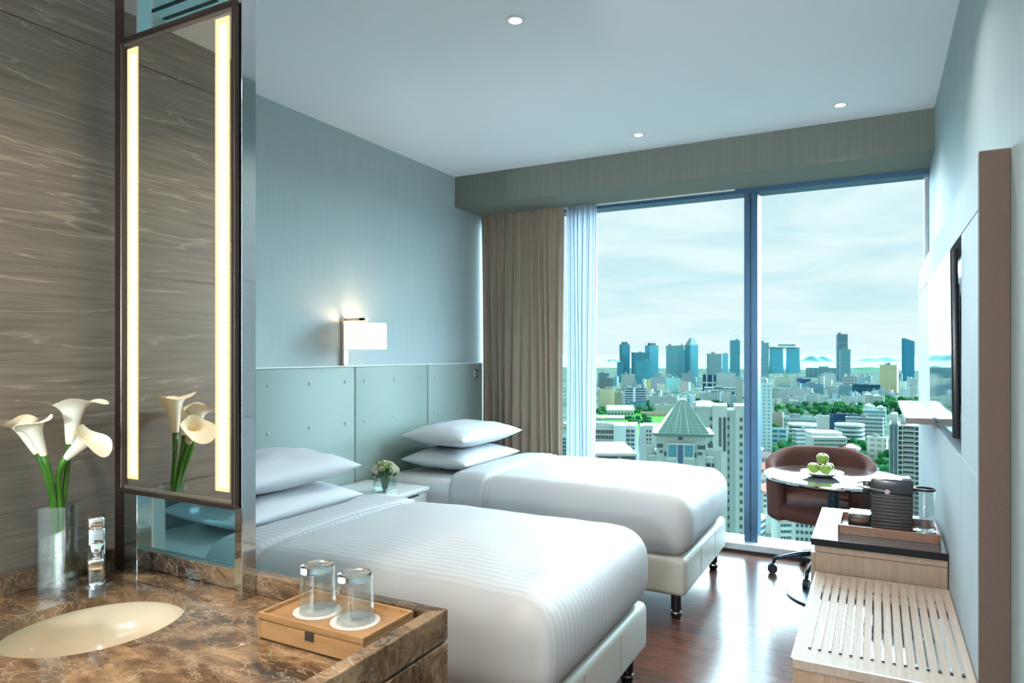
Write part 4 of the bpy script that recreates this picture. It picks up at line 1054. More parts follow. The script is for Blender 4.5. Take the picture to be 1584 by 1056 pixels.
for a0, a1 in ((-21, -3.6), (5, 22)):
    q = B(); zt = zpx(539, 3600) - GZ
    q.grid(lambda u, v: Vector(((a0 + (a1 - a0) * u) * S36 + (2 * (1 - v) ** 2) * (1 if u > .5 else -1), -14 - 10 * (1 - v) ** 2, zt * v)), 2, 10)
    q.grid(lambda u, v: Vector(((a0 + (a1 - a0) * u) * S36 + (2 * (1 - v) ** 2) * (1 if u > .5 else -1), 14 + 10 * (1 - v) ** 2, zt * v)), 2, 10, flip=True)
    for uu in (0, 1):
        q.grid(lambda u, v: Vector(((a1 if uu else a0) * S36 + (2 * (1 - v) ** 2) * (1 if uu else -1), (-14 - 10 * (1 - v) ** 2) * (1 - 2 * u), zt * v)), 1, 10, flip=not uu)
    put('tower', q, fm((.12, .48, .60), (.10, .40, .52), 5, 5, .3, .3), tt)
zt = zpx(539, 3600) - GZ
q = B(); q.grid(lambda u, v: Vector(((-24 + 48 * u) * S36, 19 * math.cos(math.pi * 2 * v) * min(1, 6 * u * (1 - u) + .25), zt + 7 + 7 * math.sin(math.pi * 2 * v))), 20, 12)
put('roof_deck', q, M('deck_white', (.42, .55, .56), .7), tt, smooth='full')
for i in range(9):
    put('deck_garden', B().lathe([(0, 12), (5, 10), (6, 5), (0, 0)], ((-8 + i * 3) * S36, 0, zt + 12), 8), M('deck_green%d' % i, (.10, .30, .28), .9), tt, smooth='full')
building(1296, 1314, 516.5, 2600, fm(GRY, DKT, 7, 80, .45, .05), 'tallest grey vertically ribbed tower on the skyline', 10, .8, crown=None)
building(1300.6, 1318.5, 540, 2450, fm(PAL, TEAL, 60, 8, .02, .45), 'lower pale banded slab in front of the tallest ribbed tower', 10, .8)
def slant(t, wd, dp, h):
    b = bmesh.new(); v = [b.verts.new(p) for p in ((-wd / 2, -dp / 2, h - 1), (wd / 2, -dp / 2, h - 1), (wd / 2, dp / 2, h - 1), (-wd / 2, dp / 2, h - 1), (-wd / 2, -dp / 2, h + 12), (-wd / 2, dp / 2, h + 12), (wd / 2, -dp / 2, h), (wd / 2, dp / 2, h))]
    for f in ((0, 1, 6, 4), (2, 3, 5, 7), (4, 6, 7, 5), (3, 0, 4, 5), (1, 2, 7, 6)): b.faces.new([v[i] for i in f])
    q = B(); q.add(b); put('slanted_top', q, g1, t)
building(1397, 1417, 528, 2500, fm((.07, .32, .45), (.05, .24, .36), 6, 6, .2, .2), 'plain blue glass tower with a slanted top near the wall shelf', 32, .5, 0, crown=slant)
building(1363, 1392.6, 564, 1750, fm(CRM, (.62, .64, .42), 5, 60, .45, .05), 'tall cream yellow apartment tower with vertical ribs', -14, .4, 2)

# --- mid distance, by the window half nearer the curtain
building(926, 943, 577, 2100, fm(GRY, DKT, 4, 4), 'grey block far behind the cream apartments')
building(928, 949, 585, 1700, fm(GRY, GLS, 4, 4), 'grey mid-rise right behind the cream apartments')
building(962, 983.6, 579, 1900, fm(WHT, PAL, 5, 4, .4, .45), 'white grid-fronted block below the dark flat-topped tower')
building(1001, 1008, 587, 1800, fm((.70, .66, .25), (.5, .5, .2), 3, 3), 'tiny yellow building beside the white banded one')
building(1008, 1031, 585, 1750, fm(WHT, (.30, .42, .55), 40, 4.2, .02, .5), 'white building with colourful horizontal bands')
building(1032, 1054, 585, 1780, fm((.10, .50, .42), (.60, .85, .80), 4, 80, .5, .02), 'green and white vertically striped building')
building(1055, 1071.5, 577, 1950, fm(GRY, PAL, 4, 4), 'grey block between the striped building and the pointed tower')
building(1054, 1063, 590, 1650, fm((.70, .66, .64), (.55, .35, .35), 3, 4), 'small pinkish block beside the striped building')
building(1089, 1109, 579.5, 1850, fm(WHT, NAVY, 16, 40, .22, .1), 'dark blue fronted block with white edge')
building(1114, 1140, 577.5, 1700, fm(WHT, PAL, 4, 4, .4, .5), 'white balcony apartments beside the mullion')
building(1139, 1149.5, 583, 1250, fm(WHT, GRY, 4, 3.4, .5, .5), 'slim white tower close against the mullion')
building(1094, 1141, 599.5, 1600, fm(WHT, (.05, .17, .28), 90, 12, .02, .45), 'long low building with a dark blue window band')
building(926, 952.6, 602, 1250, fm(CRM, (.50, .56, .44), 4, 3.4, .45, .45), 'cream yellow apartment block beside the sheer curtain', 12, .6, 2)
building(951, 963, 607, 1230, fm(CRM, GLS, 3.2, 3.2, .45, .45), 'lower cream wing with dark window grid', 0, .8)
building(967, 1000, 600.5, 1270, fm((.60, .72, .74), NAVY, 26, 4.5, .18, .35), 'dark navy banded office block with a white fin', 10, .6, 2)
building(973, 1001, 622, 1180, fm((.25, .52, .56), DKT, 60, 4, .02, .5), 'teal podium before the navy banded offices', 6, .6, 0)
building(1006, 1051, 612.5, 1190, fm(WHT, (.30, .44, .46), 4, 3.6, .42, .48), 'long white office with a grid of square windows', -8, .3, 2)
building(1015, 1050, 626, 1120, fm(WHT, PAL, 4, 3.6, .42, .5), 'low white annex before the long grid-windowed office', -8, .4, 1)
building(1051, 1078, 611, 1230, fm((.55, .74, .74), TEAL2, 14, 40, .65, .05), 'pale blue block with one dark vertical slot', 4, .6, 1)
building(1087, 1118, 607, 1350, fm(WHT, PAL, 5, 4, .4, .5), 'white apartment row behind the round roofed hall', 6, .5, 3)
building(1117, 1132, 606.5, 1330, fm(WHT, WHT, 5, 4), 'blank white block beside the mullion tower', 0, .6)
building(1131, 1140, 612, 1300, fm(PAL, GRY, 5, 4), 'grey block squeezed between blank white block and mullion', 0, .6)
hc = cpos(1089, 1150); hl = thing('round_hall', (hc.x, hc.y, GZ), 'hall with a shallow round white and brown roof', 'building', rotz=YAW)
put('drum', B().lathe([(0, 0), (15, 0), (15, 16), (0, 16)], n=40), fm(WHT, GLS, 4, 4), hl, smooth=30)
put('roof', B().lathe([(15, 14.5), (18.5, 15.5), (18, 17.5), (10, 21), (0, 22)], n=40), M('roof_brown', (.38, .30, .28), .8), hl, smooth=30)
q = cpos(965, 1050); pv = thing('park_pavilion', (q.x, q.y, GZ), 'small white gabled house at the edge of the park', 'building', rotz=YAW)
put('walls', B().box(-26, 14, -8, 8, 0, 13), fm(WHT, GLS, 5, 5), pv)
put('roof', B().poly([(-27, -9), (15, -9), (15, 9), (-27, 9)], 13, 15).grid(lambda u, v: Vector((-27 + 42 * u, -9 + 18 * v, 15 + 6 * (1 - abs(2 * v - 1)))), 1, 2), M('roof_white', (.72, .78, .76), .8), pv)
building(992, 1034, 637, 1100, fm((.62, .40, .38), WHT, 4, 5, .4, .5), 'long low terrace with red tiled edge beside the park', 0, .15, 0)

# --- mid distance, by the window half nearer the bench
building(1175, 1197.5, 593, 640, fm((.55, .76, .80), (.28, .45, .50), 4.2, 3.3, .45, .45), 'pale blue residential tower close to the mullion on the bench side', 18, .8, 2)
building(1202, 1226, 583, 1900, fm((.70, .78, .55), PAL, 60, 5, .02, .5), 'block with a yellow-green top band below the deck towers')
building(1226, 1240, 588, 1950, fm(WHT, GRY, 4, 4), 'white block between the yellow-green and the navy building')
building(1236, 1257, 586, 1850, fm((.06, .17, .32), NAVY, 6, 5), 'plain navy block below the deck towers')
building(1250, 1311, 569, 2900, fm(PAL, TEAL, 18, 9, .25, .35), 'wide low teal convention hall far behind', 0, .3, 2)
building(1206, 1260, 600.5, 1400, fm((.58, .66, .66), (.30, .38, .42), 2.6, 60, .45, .02), 'wide grey vertically striped office slab', -6, .25, 2)
building(1221, 1247, 613.5, 1330, fm((.62, .70, .70), (.34, .42, .46), 2.6, 60, .45, .02), 'lower grey striped slab before the wide one', -6, .4, 1)
building(1199, 1208, 604, 1350, fm(WHT, GRY, 3, 3.2), 'slim white block beside the grey striped slab')
building(1243.5, 1279, 594, 1600, fm(PAL, (.08, .24, .34), 6, 5, .2, .4), 'blue banded office behind the grey striped slab', 8)
building(1272, 1295, 578, 2000, fm(WHT, PAL, 4, 4), 'white tower cluster before the convention hall', 20, .7, 3)
building(1306, 1330, 583, 1900, fm(WHT, (.16, .26, .36), 8, 8, .3, .4), 'white block with large dark square windows', 6)
building(1322, 1367, 595, 1550, fm((.06, .17, .24), (.03, .09, .15), 8, 40, .1, .05), 'wide dark glass block below the cream tower', -4, .4)
building(1283, 1300, 598, 1560, fm(WHT, GRY, 4, 3.4), 'white mid-rise beside the dark windowed pair')
building(1301, 1322, 596.5, 1480, fm(PAL, DKT, 4, 4, .3, .35), 'teal grid block beside the wide dark glass one')
building(1247, 1267, 609, 1330, fm(WHT, PAL, 3.4, 3.2), 'white balcony apartments before the trees', 14, .6, 2)
building(1269, 1284, 612, 1280, fm((.58, .80, .78), GRY, 3.4, 3.2), 'pale green apartment block beside white balcony apartments', 0, .6, 1)
building(1288, 1295, 611, 1400, fm((.50, .66, .74), GRY, 3.4, 3.2), 'pale blue narrow apartment block', 0, .6, 1)
for i, (a, c, yt) in enumerate(((1301, 1314, 612), (1314, 1327, 614), (1327, 1341, 611), (1341, 1356, 613), (1356, 1371, 612))):
    building(a, c - 1, yt, 1300, fm(WHT, (.45, .60, .60), 3.2, 3.2, .4, .45), 'white low-rise apartment house of the long row before the trees', 8 - i * 3, .6, 1, group='row of white apartment houses')
for i, (a, c, yt, D) in enumerate(((1393, 1404, 590, 1800), (1404, 1412, 583, 1900), (1411, 1421, 586, 1700), (1393, 1406, 601, 1500), (1407, 1421, 598, 1450), (1421, 1432, 590, 1800), (1336, 1350, 606, 1400), (1350, 1360, 604, 1420))):
    building(a, c, yt, D, fm((.62, .76, .76), GRY, 3.4, 3.4), 'pale mid-rise block clustered around the cream and blue towers', rot=i * 7 - 15, group='pale blocks around the cream tower')
for i, (a, c, yt, D) in enumerate(((1338, 1352, 607, 1250), (1352, 1366, 609, 1240), (1338, 1356, 624, 1010), (1356, 1374, 627, 990))):
    t = building(a, c, yt + 3, D, fm(WHT, (.55, .66, .62), 4, 3.6), 'white villa-like block with hipped grey roof among trees', rot=10, roof=0, group='white hipped-roof blocks',
        crown=lambda t, wd, dp, h: put('hip_roof', B().lathe([(wd * .62, h - 1), (wd * .1, h + wd * .22), (0, h + wd * .22)], n=4, mat=Matrix.Rotation(R(45), 4, 'Z')), M('hip_grey', (.60, .68, .64), .8), t))

# --- curved campus
def drum(px, D, ytop, rad_px, floors, label, legs=True):
    c = cpos(px, D); S = D / FPX; rad = rad_px * S; zt = zpx(ytop, D) - GZ
    t = thing('campus_drum', (c.x, c.y, GZ), label, 'building', rotz=YAW)
    put('glass_core', B().lathe([(0, 0), (rad * .93, 0), (rad * .93, zt - 1), (0, zt - 1)], n=48), fm((.10, .22, .24), GLD, 3, 4), t, smooth=30)
    fh = 4.6
    for i in range(floors):
        z = zt - i * fh
        put('floor_band', B().lathe([(rad * .9, z - 2.2), (rad, z - 2.2), (rad, z), (rad * .9, z)], n=48), M('campus_white', (.52, .58, .56), .7) if i == 0 and 'cw' not in MT else MT.setdefault('cw', M('campus_white', (.52, .58, .56), .7)), t, smooth=30)
    put('roof_slab', B().lathe([(0, zt - .4), (rad * .97, zt - .4), (rad * .97, zt - .1), (0, zt + .6)], n=48), ROOF, t, smooth=30)
    if legs:
        for i in range(14):
            a = 2 * math.pi * i / 14
            put('column', B().cyl((rad * .96 * math.cos(a), rad * .96 * math.sin(a), 0), (rad * .96 * math.cos(a), rad * .96 * math.sin(a), zt - floors * fh + 3), 1.2, n=8), MT.setdefault('cw', M('campus_white', (.52, .58, .56), .7)), t)
drum(1243, 760, 655, 23, 3, 'white banded round building on the curtain side of the campus tower')
drum(1314, 740, 655, 21, 4, 'white banded round building with tall columns in the middle of the campus')
building(1286, 1335, 641, 900, fm((.05, .12, .20), NAVY, 30, 30), 'long dark navy roofed hall behind the campus', -3, .3, 0)
building(1216, 1266, 645, 880, fm((.50, .72, .72), GRY, 40, 5, .02, .5), 'low pale hall behind the banded round building', 4, .4, 2)
building(1312, 1372, 646, 800, fm((.52, .58, .56), (.14, .26, .28), 200, 4.6, .01, .48), 'long white banded wing of the campus', -5, .35, 1)
building(1266, 1286, 643, 720, fm((.52, .58, .56), (.58, .66, .64), 60, 60, .02, .9), 'plain white square tower of the campus', 8, .8, 0)
building(1228, 1268, 664, 680, fm((.52, .58, .56), (.16, .26, .28), 80, 4.2, .01, .55), 'white banded block at the foot of the campus tower', 25, .5, 1)
building(1338, 1374, 634, 950, fm((.45, .72, .72), GRY, 30, 5, .02, .5), 'pale teal flat hall behind the long banded wing', -3, .4, 1)
building(1344, 1378, 676, 640, fm((.62, .62, .56), GRY, 6, 5, .4, .6), 'low sandy roofed hall beside the balcony tower', -12, .5, 2)
building(1162, 1221, 662, 720, fm((.34, .50, .52), DKT, 8, 5, .2, .5), 'low long teal roofed building before the mullion', -4, .3, 1)
building(1190, 1214, 638, 900, fm((.55, .45, .40), WHT, 4, 4), 'row of brick red roofed houses beside the blue residential tower', -6, .5, 1)

# front office block of the campus: rows of real windows
def windows(t, xs, zs, y, w_, h_, mat, sub=None, name='window', depth=.25):
    me = None
    for z in zs:
        for x in xs:
            if me is None:
                o = put(name, B().box(-w_ / 2, w_ / 2, -depth, .05, 0, h_), mat, t); me = o
            else:
                o = me.copy(); col.objects.link(o)
            o.location = (x, y, z)
WIN = M('dark_window', (.05, .09, .10), .15); WINT = M('teal_window', (.06, .26, .32), .15); WALLW = M('white_render', (.50, .57, .54), .8, var=.05, vscale=(.3, .3, .3), spec=.03); WALLG = M('pale_green_render', (.38, .48, .45), .8, var=.05, vscale=(.3, .3, .3), spec=.03)
GREENROOF = M('green_glass_roof', (.13, .27, .22), .3)
D = 620; S = D / FPX
c = cpos(1283, D); ob = thing('campus_office', (c.x, c.y, GZ), 'stepped white office block with dark window rows, front of the campus', 'building', rotz=YAW + R(-6))
H0 = zpx(677, D) - GZ
put('body', B().box(-24 * S, 25 * S, 0, 22, 0, H0), WALLW, ob)
put('upper_step', B().box(-24 * S, 22 * S, 6, 24, H0, H0 + 3.6), WALLW, ob)
put('low_wing', B().box(25 * S, 46 * S, 4, 24, 0, H0 - 9), WALLW, ob)
put('roof_edge', B().box(-24.5 * S, 25.5 * S, -.5, 22.5, H0, H0 + .7).box(-24.5 * S, 22.5 * S, 5.5, 24.5, H0 + 3.6, H0 + 4.4), M('roof_edge_white', (.85, .88, .86), .7), ob)
windows(ob, [(-21 + i * 3.1) * S for i in range(15)], [H0 - 3.4 - 3.7 * j for j in range(5)], 0, 1.1, 1.6, WIN)
windows(ob, [(27 + i * 3) * S for i in range(6)], [H0 - 13 - 3.7 * j for j in range(3)], 4, 1.1, 1.6, WIN)
D = 560; S = D / FPX; c = cpos(1236, D)
ob = thing('roof_garden_house', (c.x, c.y, GZ), 'small white house block with trees on its flat roof', 'building', rotz=YAW + R(12))
H0 = zpx(697, D) - GZ
put('body', B().box(-11 * S, 11 * S, 0, 12, 0, H0), WALLW, ob); put('parapet', B().box(-11.5 * S, 11.5 * S, -.4, .3, H0 - .2, H0 + 1), WALLW, ob)
windows(ob, [(-8 + i * 5.3) * S for i in range(4)], [H0 - 3.4 - 3.6 * j for j in range(6)], 0, 1.7, 1.8, WIN)

# --- close buildings -------------------------------------------------
# balcony tower beside the right wall
D = 210; S = D / FPX; FA = math.atan((1400 - 792) / FPX); c = cpos(1400, D); S *= math.cos(FA)
bt = thing('balcony_tower', (c.x, c.y, GZ), 'high apartment tower of white floor slabs and dark glass beside the wall panel', 'building', rotz=YAW - FA)
H0 = zpx(658, D) - GZ
put('glass_core', B().box(-10 * S, 40 * S, .9, 14, 0, H0), M('core_glass', (.10, .13, .13), .25, var=.5, vscale=(.5, .5, .35)), bt)
put('dark_glass_bay', B().box(-24 * S, -11.5 * S, 0, 13, 0, H0 + .2), M('bay_glass', (.07, .15, .18), .12, var=.4, vscale=(.2, .2, .2)), bt)
put('corner_fin', B().box(-24.6 * S, -23.6 * S, -.3, .3, 0, H0 + .6).box(-11.8 * S, -10.6 * S, -.5, .4, 0, H0 + .6).box(-18 * S, -17.4 * S, -.15, .2, 0, H0), WALLW, bt)
fh = 8.6 * S * 1.02
for i in range(22):
    z = H0 - .25 - i * fh
    put('floor_slab', B().box(-11 * S, 40 * S, -.35, 1.2, z, z + .36), WALLW, bt)
    if i < 20:
        put('balcony_rail', B().box(-2 * S, 13 * S, -.25, -.2, z - fh + .40, z - fh + .95), M('rail%d' % i, (.20, .27, .27), .4) if i == 0 else MT.setdefault('rail', M('rail', (.20, .27, .27), .4)), bt)
for xx in (-4.5, 14, 27):
    put('pier', B().box(xx * S, (xx + 1.2) * S, -.32, 1.0, 0, H0), WALLW, bt)
put('roof_house', B().box(-22.5 * S, -12 * S, 3, 10, H0, H0 + 3.2), WALLW, bt)
put('roof_frame', B().box(-8 * S, 2 * S, 4, 4.4, H0, H0 + 2.2).box(-8 * S, 12 * S, 4, 4.4, H0 + 1.9, H0 + 2.2).box(11 * S, 12 * S, 4, 4.4, H0, H0 + 2.2), WALLW, bt)

# tower with the green pyramid roof
D = 190; S = D / FPX; FA = math.atan((1057 - 792) / FPX); c = cpos(1057, D); S *= math.cos(FA)
pt = thing('pyramid_roof_tower', (c.x, c.y, GZ), 'white apartment tower with a steep green pyramid roof', 'building', rotz=YAW - FA + R(2))
def lz(py): return zpx(py, D) - GZ
E0, HW = lz(671), 40 * S
put('wall_block', B().box(-42 * S, 34 * S, 0, 14, 0, E0 - .2), WALLG, pt)
put('lower_block', B().box(-54 * S, 46 * S, 1.2, 16, 0, lz(706)), WALLG, pt)
put('centre_bay', B().box(-26 * S, 17 * S, -1.2, 2, 0, lz(686)), WALLG, pt)
put('cornice', B().box(-27 * S, 18 * S, -1.5, 1, lz(687), lz(684.5)).box(-43 * S, 35 * S, -.3, .4, lz(684), lz(682.5)).box(-55 * S, 47 * S, .9, 1.6, lz(708), lz(705)), WALLW, pt)
put('eave', B().box(-48 * S, 47 * S, -1.6, 16, E0 - .25, E0 + .25).box(-46 * S, 45 * S, -1.2, 15.6, E0 - .6, E0 - .25), M('eave_green', (.13, .22, .19), .6), pt)
hiy = 7.2; tophw, topz = 6.8 * S, lz(622)
base_y0, base_y1 = -.6, 15
b = bmesh.new(); cyy = (base_y0 + base_y1) / 2
lo = [b.verts.new(p) for p in ((-HW, base_y0, E0 + .2), (HW, base_y0, E0 + .2), (HW, base_y1, E0 + .2), (-HW, base_y1, E0 + .2))]
hi = [b.verts.new(p) for p in ((-tophw, cyy - tophw, topz), (tophw, cyy - tophw, topz), (tophw, cyy + tophw, topz), (-tophw, cyy + tophw, topz))]
b.faces.new(hi)
for i in range(4): b.faces.new((lo[i], lo[(i + 1) % 4], hi[(i + 1) % 4], hi[i]))
q = B(); q.add(b); pyr = put('pyramid_roof', q, GREENROOF, pt)
def pf(s, t_, side):        # point on a pyramid face: s across 0..1, t up 0..1
    A0, A1, B1, B0 = {'f': (lo_[0], lo_[1], hi_[1], hi_[0]), 'r': (lo_[1], lo_[2], hi_[2], hi_[1]), 'l': (lo_[3], lo_[0], hi_[0], hi_[3])}[side]
    return A0.lerp(A1, s).lerp(B0.lerp(B1, s), t_)
lo_ = [Vector(p) for p in ((-HW, base_y0, E0 + .2), (HW, base_y0, E0 + .2), (HW, base_y1, E0 + .2), (-HW, base_y1, E0 + .2))]
hi_ = [Vector(p) for p in ((-tophw, cyy - tophw, topz), (tophw, cyy - tophw, topz), (tophw, cyy + tophw, topz), (-tophw, cyy + tophw, topz))]
RIB = M('roof_rib', (.50, .62, .57), .5)
for side in 'frl':
    for i in range(8):
        put('roof_rib', B().tube([pf(i / 7, 0, side), pf(i / 7, 1, side)], .05 if i in (0, 7) else .035, 4), RIB, pyr)
    for j in range(1, 11):
        put('roof_bar', B().tube([pf(0, j / 11, side), pf(1, j / 11, side)], .03, 4), RIB, pyr)
for s0 in (.33, .60):
    put('light_rib', B().tube([pf(s0, 0.02, 'f') + Vector((0, -.06, 0)), pf(.5 + (s0 - .5) * 1.2, .97, 'f') + Vector((0, -.06, 0))], .07, 4), WALLW, pyr)
put('finial', B().box(-tophw * .9, tophw * .9, cyy - tophw * .9, cyy + tophw * .9, topz, topz + .5), RIB, pyr)
def lw(px0, px1, py0, py1, y, mat=WIN, name='window'):
    put(name, B().box((px0 - 1057) * S, (px1 - 1057) * S, y - .12, y + .1, lz(py1), lz(py0)), mat, pt)
lw(1049, 1056, 675.5, 680.5, 0)
lw(1033.5, 1046, 686.5, 707, -1.2, WINT); lw(1058.5, 1071, 686.5, 706, -1.2, WINT); lw(1048.5, 1056, 686.5, 717, -1.2, M('navy_window', (.04, .12, .22), .15))
for (a, c_, p0, p1) in ((1016, 1025, 687, 693), (1079, 1091, 688, 694), (1020, 1025, 697, 701)): lw(a, c_, p0, p1, 0 if a > 1014 else 1.2)
for (a, c_, p0, p1) in ((1095, 1103, 685, 692), (1027, 1031, 699, 706), (1073.5, 1077.5, 700, 707), (1079, 1086, 698.5, 703)): lw(a, c_, p0, p1, 0 if a < 1090 else 1.2)
for (a, c_) in ((1088.5, 1093), (1095, 1099), (1101, 1105)): lw(a, c_, 716, 722, 1.2); 
for j in range(10):
    for (a, c_) in ((1016, 1021), (1024, 1029), (1083, 1087), (1094, 1099)): lw(a, c_, 716 + j * 13, 722 + j * 13, 1.2)
for a in (1032.5, 1057.5, 1072): put('bay_pier', B().box((a - 1057) * S, (a + 1 - 1057) * S, -1.45, -1.1, lz(709), lz(685)), WALLW, pt)
put('balcony', B().box((1032 - 1057) * S, (1047 - 1057) * S, -1.7, -1.2, lz(709.5), lz(706)).box((1057.5 - 1057) * S, (1072.5 - 1057) * S, -1.7, -1.2, lz(709.5), lz(705)), WALLW, pt)
for (a, c_, p) in ((999, 1012, 694), (1088, 1100, 697), (1100, 1116, 697)):
    put('terrace_block', B().box((a - 1057) * S, (c_ - 1057) * S, 2, 8, 0, lz(p)), WALLG, pt)
    put('terrace_rail', B().box((a - 1057) * S, (c_ - 1057) * S, 1.9, 2.0, lz(p), lz(p) + .9), PALEG if 'PALEG' in globals() else WALLW, pt)

# slab tower behind it, up to the mullion
D = 225; S = D / FPX; FA = math.atan((1113 - 792) / FPX); c = cpos(1113, D); S *= math.cos(FA)
st_ = thing('slab_tower', (c.x, c.y, GZ), 'tall pale slab tower with stacked window columns behind the pyramid roof', 'building', rotz=YAW - FA + R(1))
put('centre_shaft', B().box(-11 * S, 12 * S, -.6, 12, 0, lz(627)), WALLW, st_)
put('side_shaft', B().box(-37 * S, -11 * S, .6, 12, 0, lz(631)), WALLG, st_)
put('side_shaft', B().box(12 * S, 24 * S, .4, 12, 0, lz(634)), WALLG, st_)
put('side_shaft', B().box(24 * S, 62 * S, 0, 12, 0, lz(629)), WALLW, st_)
put('roof_edge', B().box(-37.5 * S, -11 * S, .2, 12, lz(631), lz(628.5)).box(23.5 * S, 62 * S, -.3, 12, lz(629), lz(627)), WALLW, st_)
for (a, c_, y0_, y1_) in ((1112, 1115.6, 645, 690), (1118.5, 1122.8, 644.5, 697)):
    put('window_column', B().box((a - 1113) * S, (c_ - 1113) * S, -.75, -.5, lz(y1_), lz(y0_)), WIN, st_)
for j in range(16):
    for (a, c_, yy) in ((1098, 1101.5, .6), (1125.3, 1128.2, .4), (1144, 1148, 0), (1151.5, 1155.5, 0), (1158, 1161, 0), (1166, 1169, 0)):
        y0_ = 645 + j * 12.6
        put('window', B().box((a - 1113) * S, (c_ - 1113) * S, yy - .14, yy + .1, lz(y0_ + 6), lz(y0_)), WIN, st_)
        put('window_ledge', B().box((a - .5 - 1113) * S, (c_ + .5 - 1113) * S, yy - .3, yy + .05, lz(y0_ + 7), lz(y0_ + 6)), WALLW, st_)
# slab apartments beside the curtain
D = 270; S = D / FPX; FA = math.atan((955 - 792) / FPX); c = cpos(955, D)
sa = thing('gallery_apartments', (c.x, c.y, GZ), 'white gallery apartments with a roof pergola beside the sheer curtain', 'building', rotz=YAW - FA + R(-2))
put('gallery_wing', B().box(-60 * S, -6 * S, 1.2, 14, 0, lz(657)), WALLW, sa)
for i in range(7):
    z = lz(663 + i * 8.4)
    put('gallery_slab', B().box(-60 * S, -5 * S, -.4, 1.3, z - .5, z), WALLW, sa)
    for xx in range(7):
        put('gallery_opening', B().box((-34 + xx * 4.2) * S, (-31.6 + xx * 4.2) * S, 1.05, 1.3, z - 1.9, z - .55), WIN, sa)
put('pergola', B().box(-60 * S, 10 * S, 2, 12, lz(647.5), lz(646.5)), WALLW, sa)
for xx in range(9): put('pergola_post', B().box((-36 + xx * 5) * S, (-35.2 + xx * 5) * S, 2, 2.3, lz(657), lz(647)), WALLW, sa)
put('blank_side', B().box(-6 * S, 13 * S, 0, 14, 0, lz(658)), M('blank_teal_side', (.55, .68, .68), .8), sa)
put('window_wing', B().box(13 * S, 31 * S, .3, 14, 0, lz(657.5)), WALLW, sa)
for j in range(7):
    for a in (13.5, 20.5):
        put('window', B().box(a * S, (a + 5.6) * S, .1, .5, lz(668.5 + j * 6.8), lz(664 + j * 6.8)), WIN, sa)
D = 250; S = D / FPX; FA = math.atan((1007 - 792) / FPX); c = cpos(1007, D)
wa = thing('white_walkup', (c.x, c.y, GZ), 'white block with paired small windows between park and pyramid roof', 'building', rotz=YAW - FA + R(1))
put('blank_end', B().box(-17 * S, -11.5 * S, -.3, 10, 0, lz(659)), M('blank_blue_side', (.42, .56, .60), .8), wa)
put('body', B().box(-11.5 * S, 20 * S, 0, 10, 0, lz(658)), WALLW, wa)
for j in range(6):
    for a in (-7, -2.5, 8): put('window', B().box(a * S, (a + 2.8) * S, -.15, .1, lz(668.3 + j * 6.4), lz(665 + j * 6.4)), WIN, wa)
# roof deck below the foot of the bed
D = 150; S = D / FPX; c = cpos(955, D)
rd = thing('roof_terrace_block', (c.x, c.y, GZ), 'flat-roofed block with a railed white roof edge just above the bed', 'building', rotz=YAW + R(-1))
put('body', B().box(-40 * S, 30 * S, .5, 20, 0, lz(705)), WALLG, rd)
put('roof_edge', B().box(-40 * S, 31 * S, 0, 20, lz(704.5), lz(701)), WALLW, rd)
for xx in range(9): put('rail_post', B().box((-30 + xx * 7.5) * S, (-29.5 + xx * 7.5) * S, .1, .2, lz(701), lz(698)), WALLW, rd)
put('rail', B().box(-40 * S, 30 * S, .1, .2, lz(698.4), lz(697.9)), WALLW, rd)
for xx in range(2): put('window_band', B().box((-29 + xx * 35) * S, (2 + xx * 26) * S, .3, .6, lz(711.5), lz(706.5)), WIN, rd)

# close low apartments seen under the chair
D = 330; S = D / FPX
def pitched(px0, px1, yt, D, dep, rot, label, wallm, roofm, cols_, rows_, name='walkup_apartments'):
    S = D / FPX; W = (px1 - px0) * S; c = cpos((px0 + px1) / 2, D)
    t = thing(name, (c.x, c.y, GZ), label, 'building', rotz=YAW + R(rot)); h = zpx(yt, D) - GZ
    put('body', B().box(-W / 2, W / 2, 0, dep, 0, h), wallm, t)
    put('roof', B().grid(lambda u, v: Vector(((u - .5) * (W + 1), -.6 + (dep + 1.2) * v, h + .1 + 3.2 * (1 - abs(2 * v - 1)))), 1, 2).box(-W / 2 - .5, W / 2 + .5, -.6, dep + .6, h - .2, h + .1), roofm, t)
    windows(t, [(-.5 + (i + .5) / cols_) * W for i in range(cols_)], [h - 2.6 - 3.0 * j for j in range(rows_)], 0, 1.1, 1.35, WIN)
    return t
RB = M('roof_brown_tiles', (.20, .15, .14), .8, var=.3, vscale=(.5, 4, .5)); RR = M('roof_red_tiles', (.42, .16, .11), .8, var=.3, vscale=(1, 1, 1)); RG = M('roof_grey_panels', (.38, .46, .46), .7, var=.3, vscale=(.6, .6, .6))
pitched(1207, 1230, 806, 330, 10, 4, 'white walk-up flats with a grey-brown roof below the chair', WALLW, RB, 5, 8)
pitched(1231, 1264, 806, 300, 11, -14, 'second white walk-up flats stepping out towards the cabinet', WALLW, RB, 5, 8)
pitched(1168, 1192, 800, 330, 20, 52, 'white flats with a red roof beside the mullion foot', WALLW, RR, 6, 6)
for i, (a, c_, yt, D_) in enumerate(((1178, 1192, 704, 480), (1176, 1198, 722, 440), (1176, 1202, 738, 410), (1180, 1196, 756, 380), (1345, 1362, 722, 430), (1322, 1334, 690, 520), (1170, 1186, 690, 520))):
    pitched(a, c_, yt + 4, D_, 14, i * 11 - 20, 'small house with tiled roof among the trees below', WALLW, RR if i % 2 else RB, 3, 3, 'tiled_roof_house')['group'] = 'tiled-roof houses among the trees'

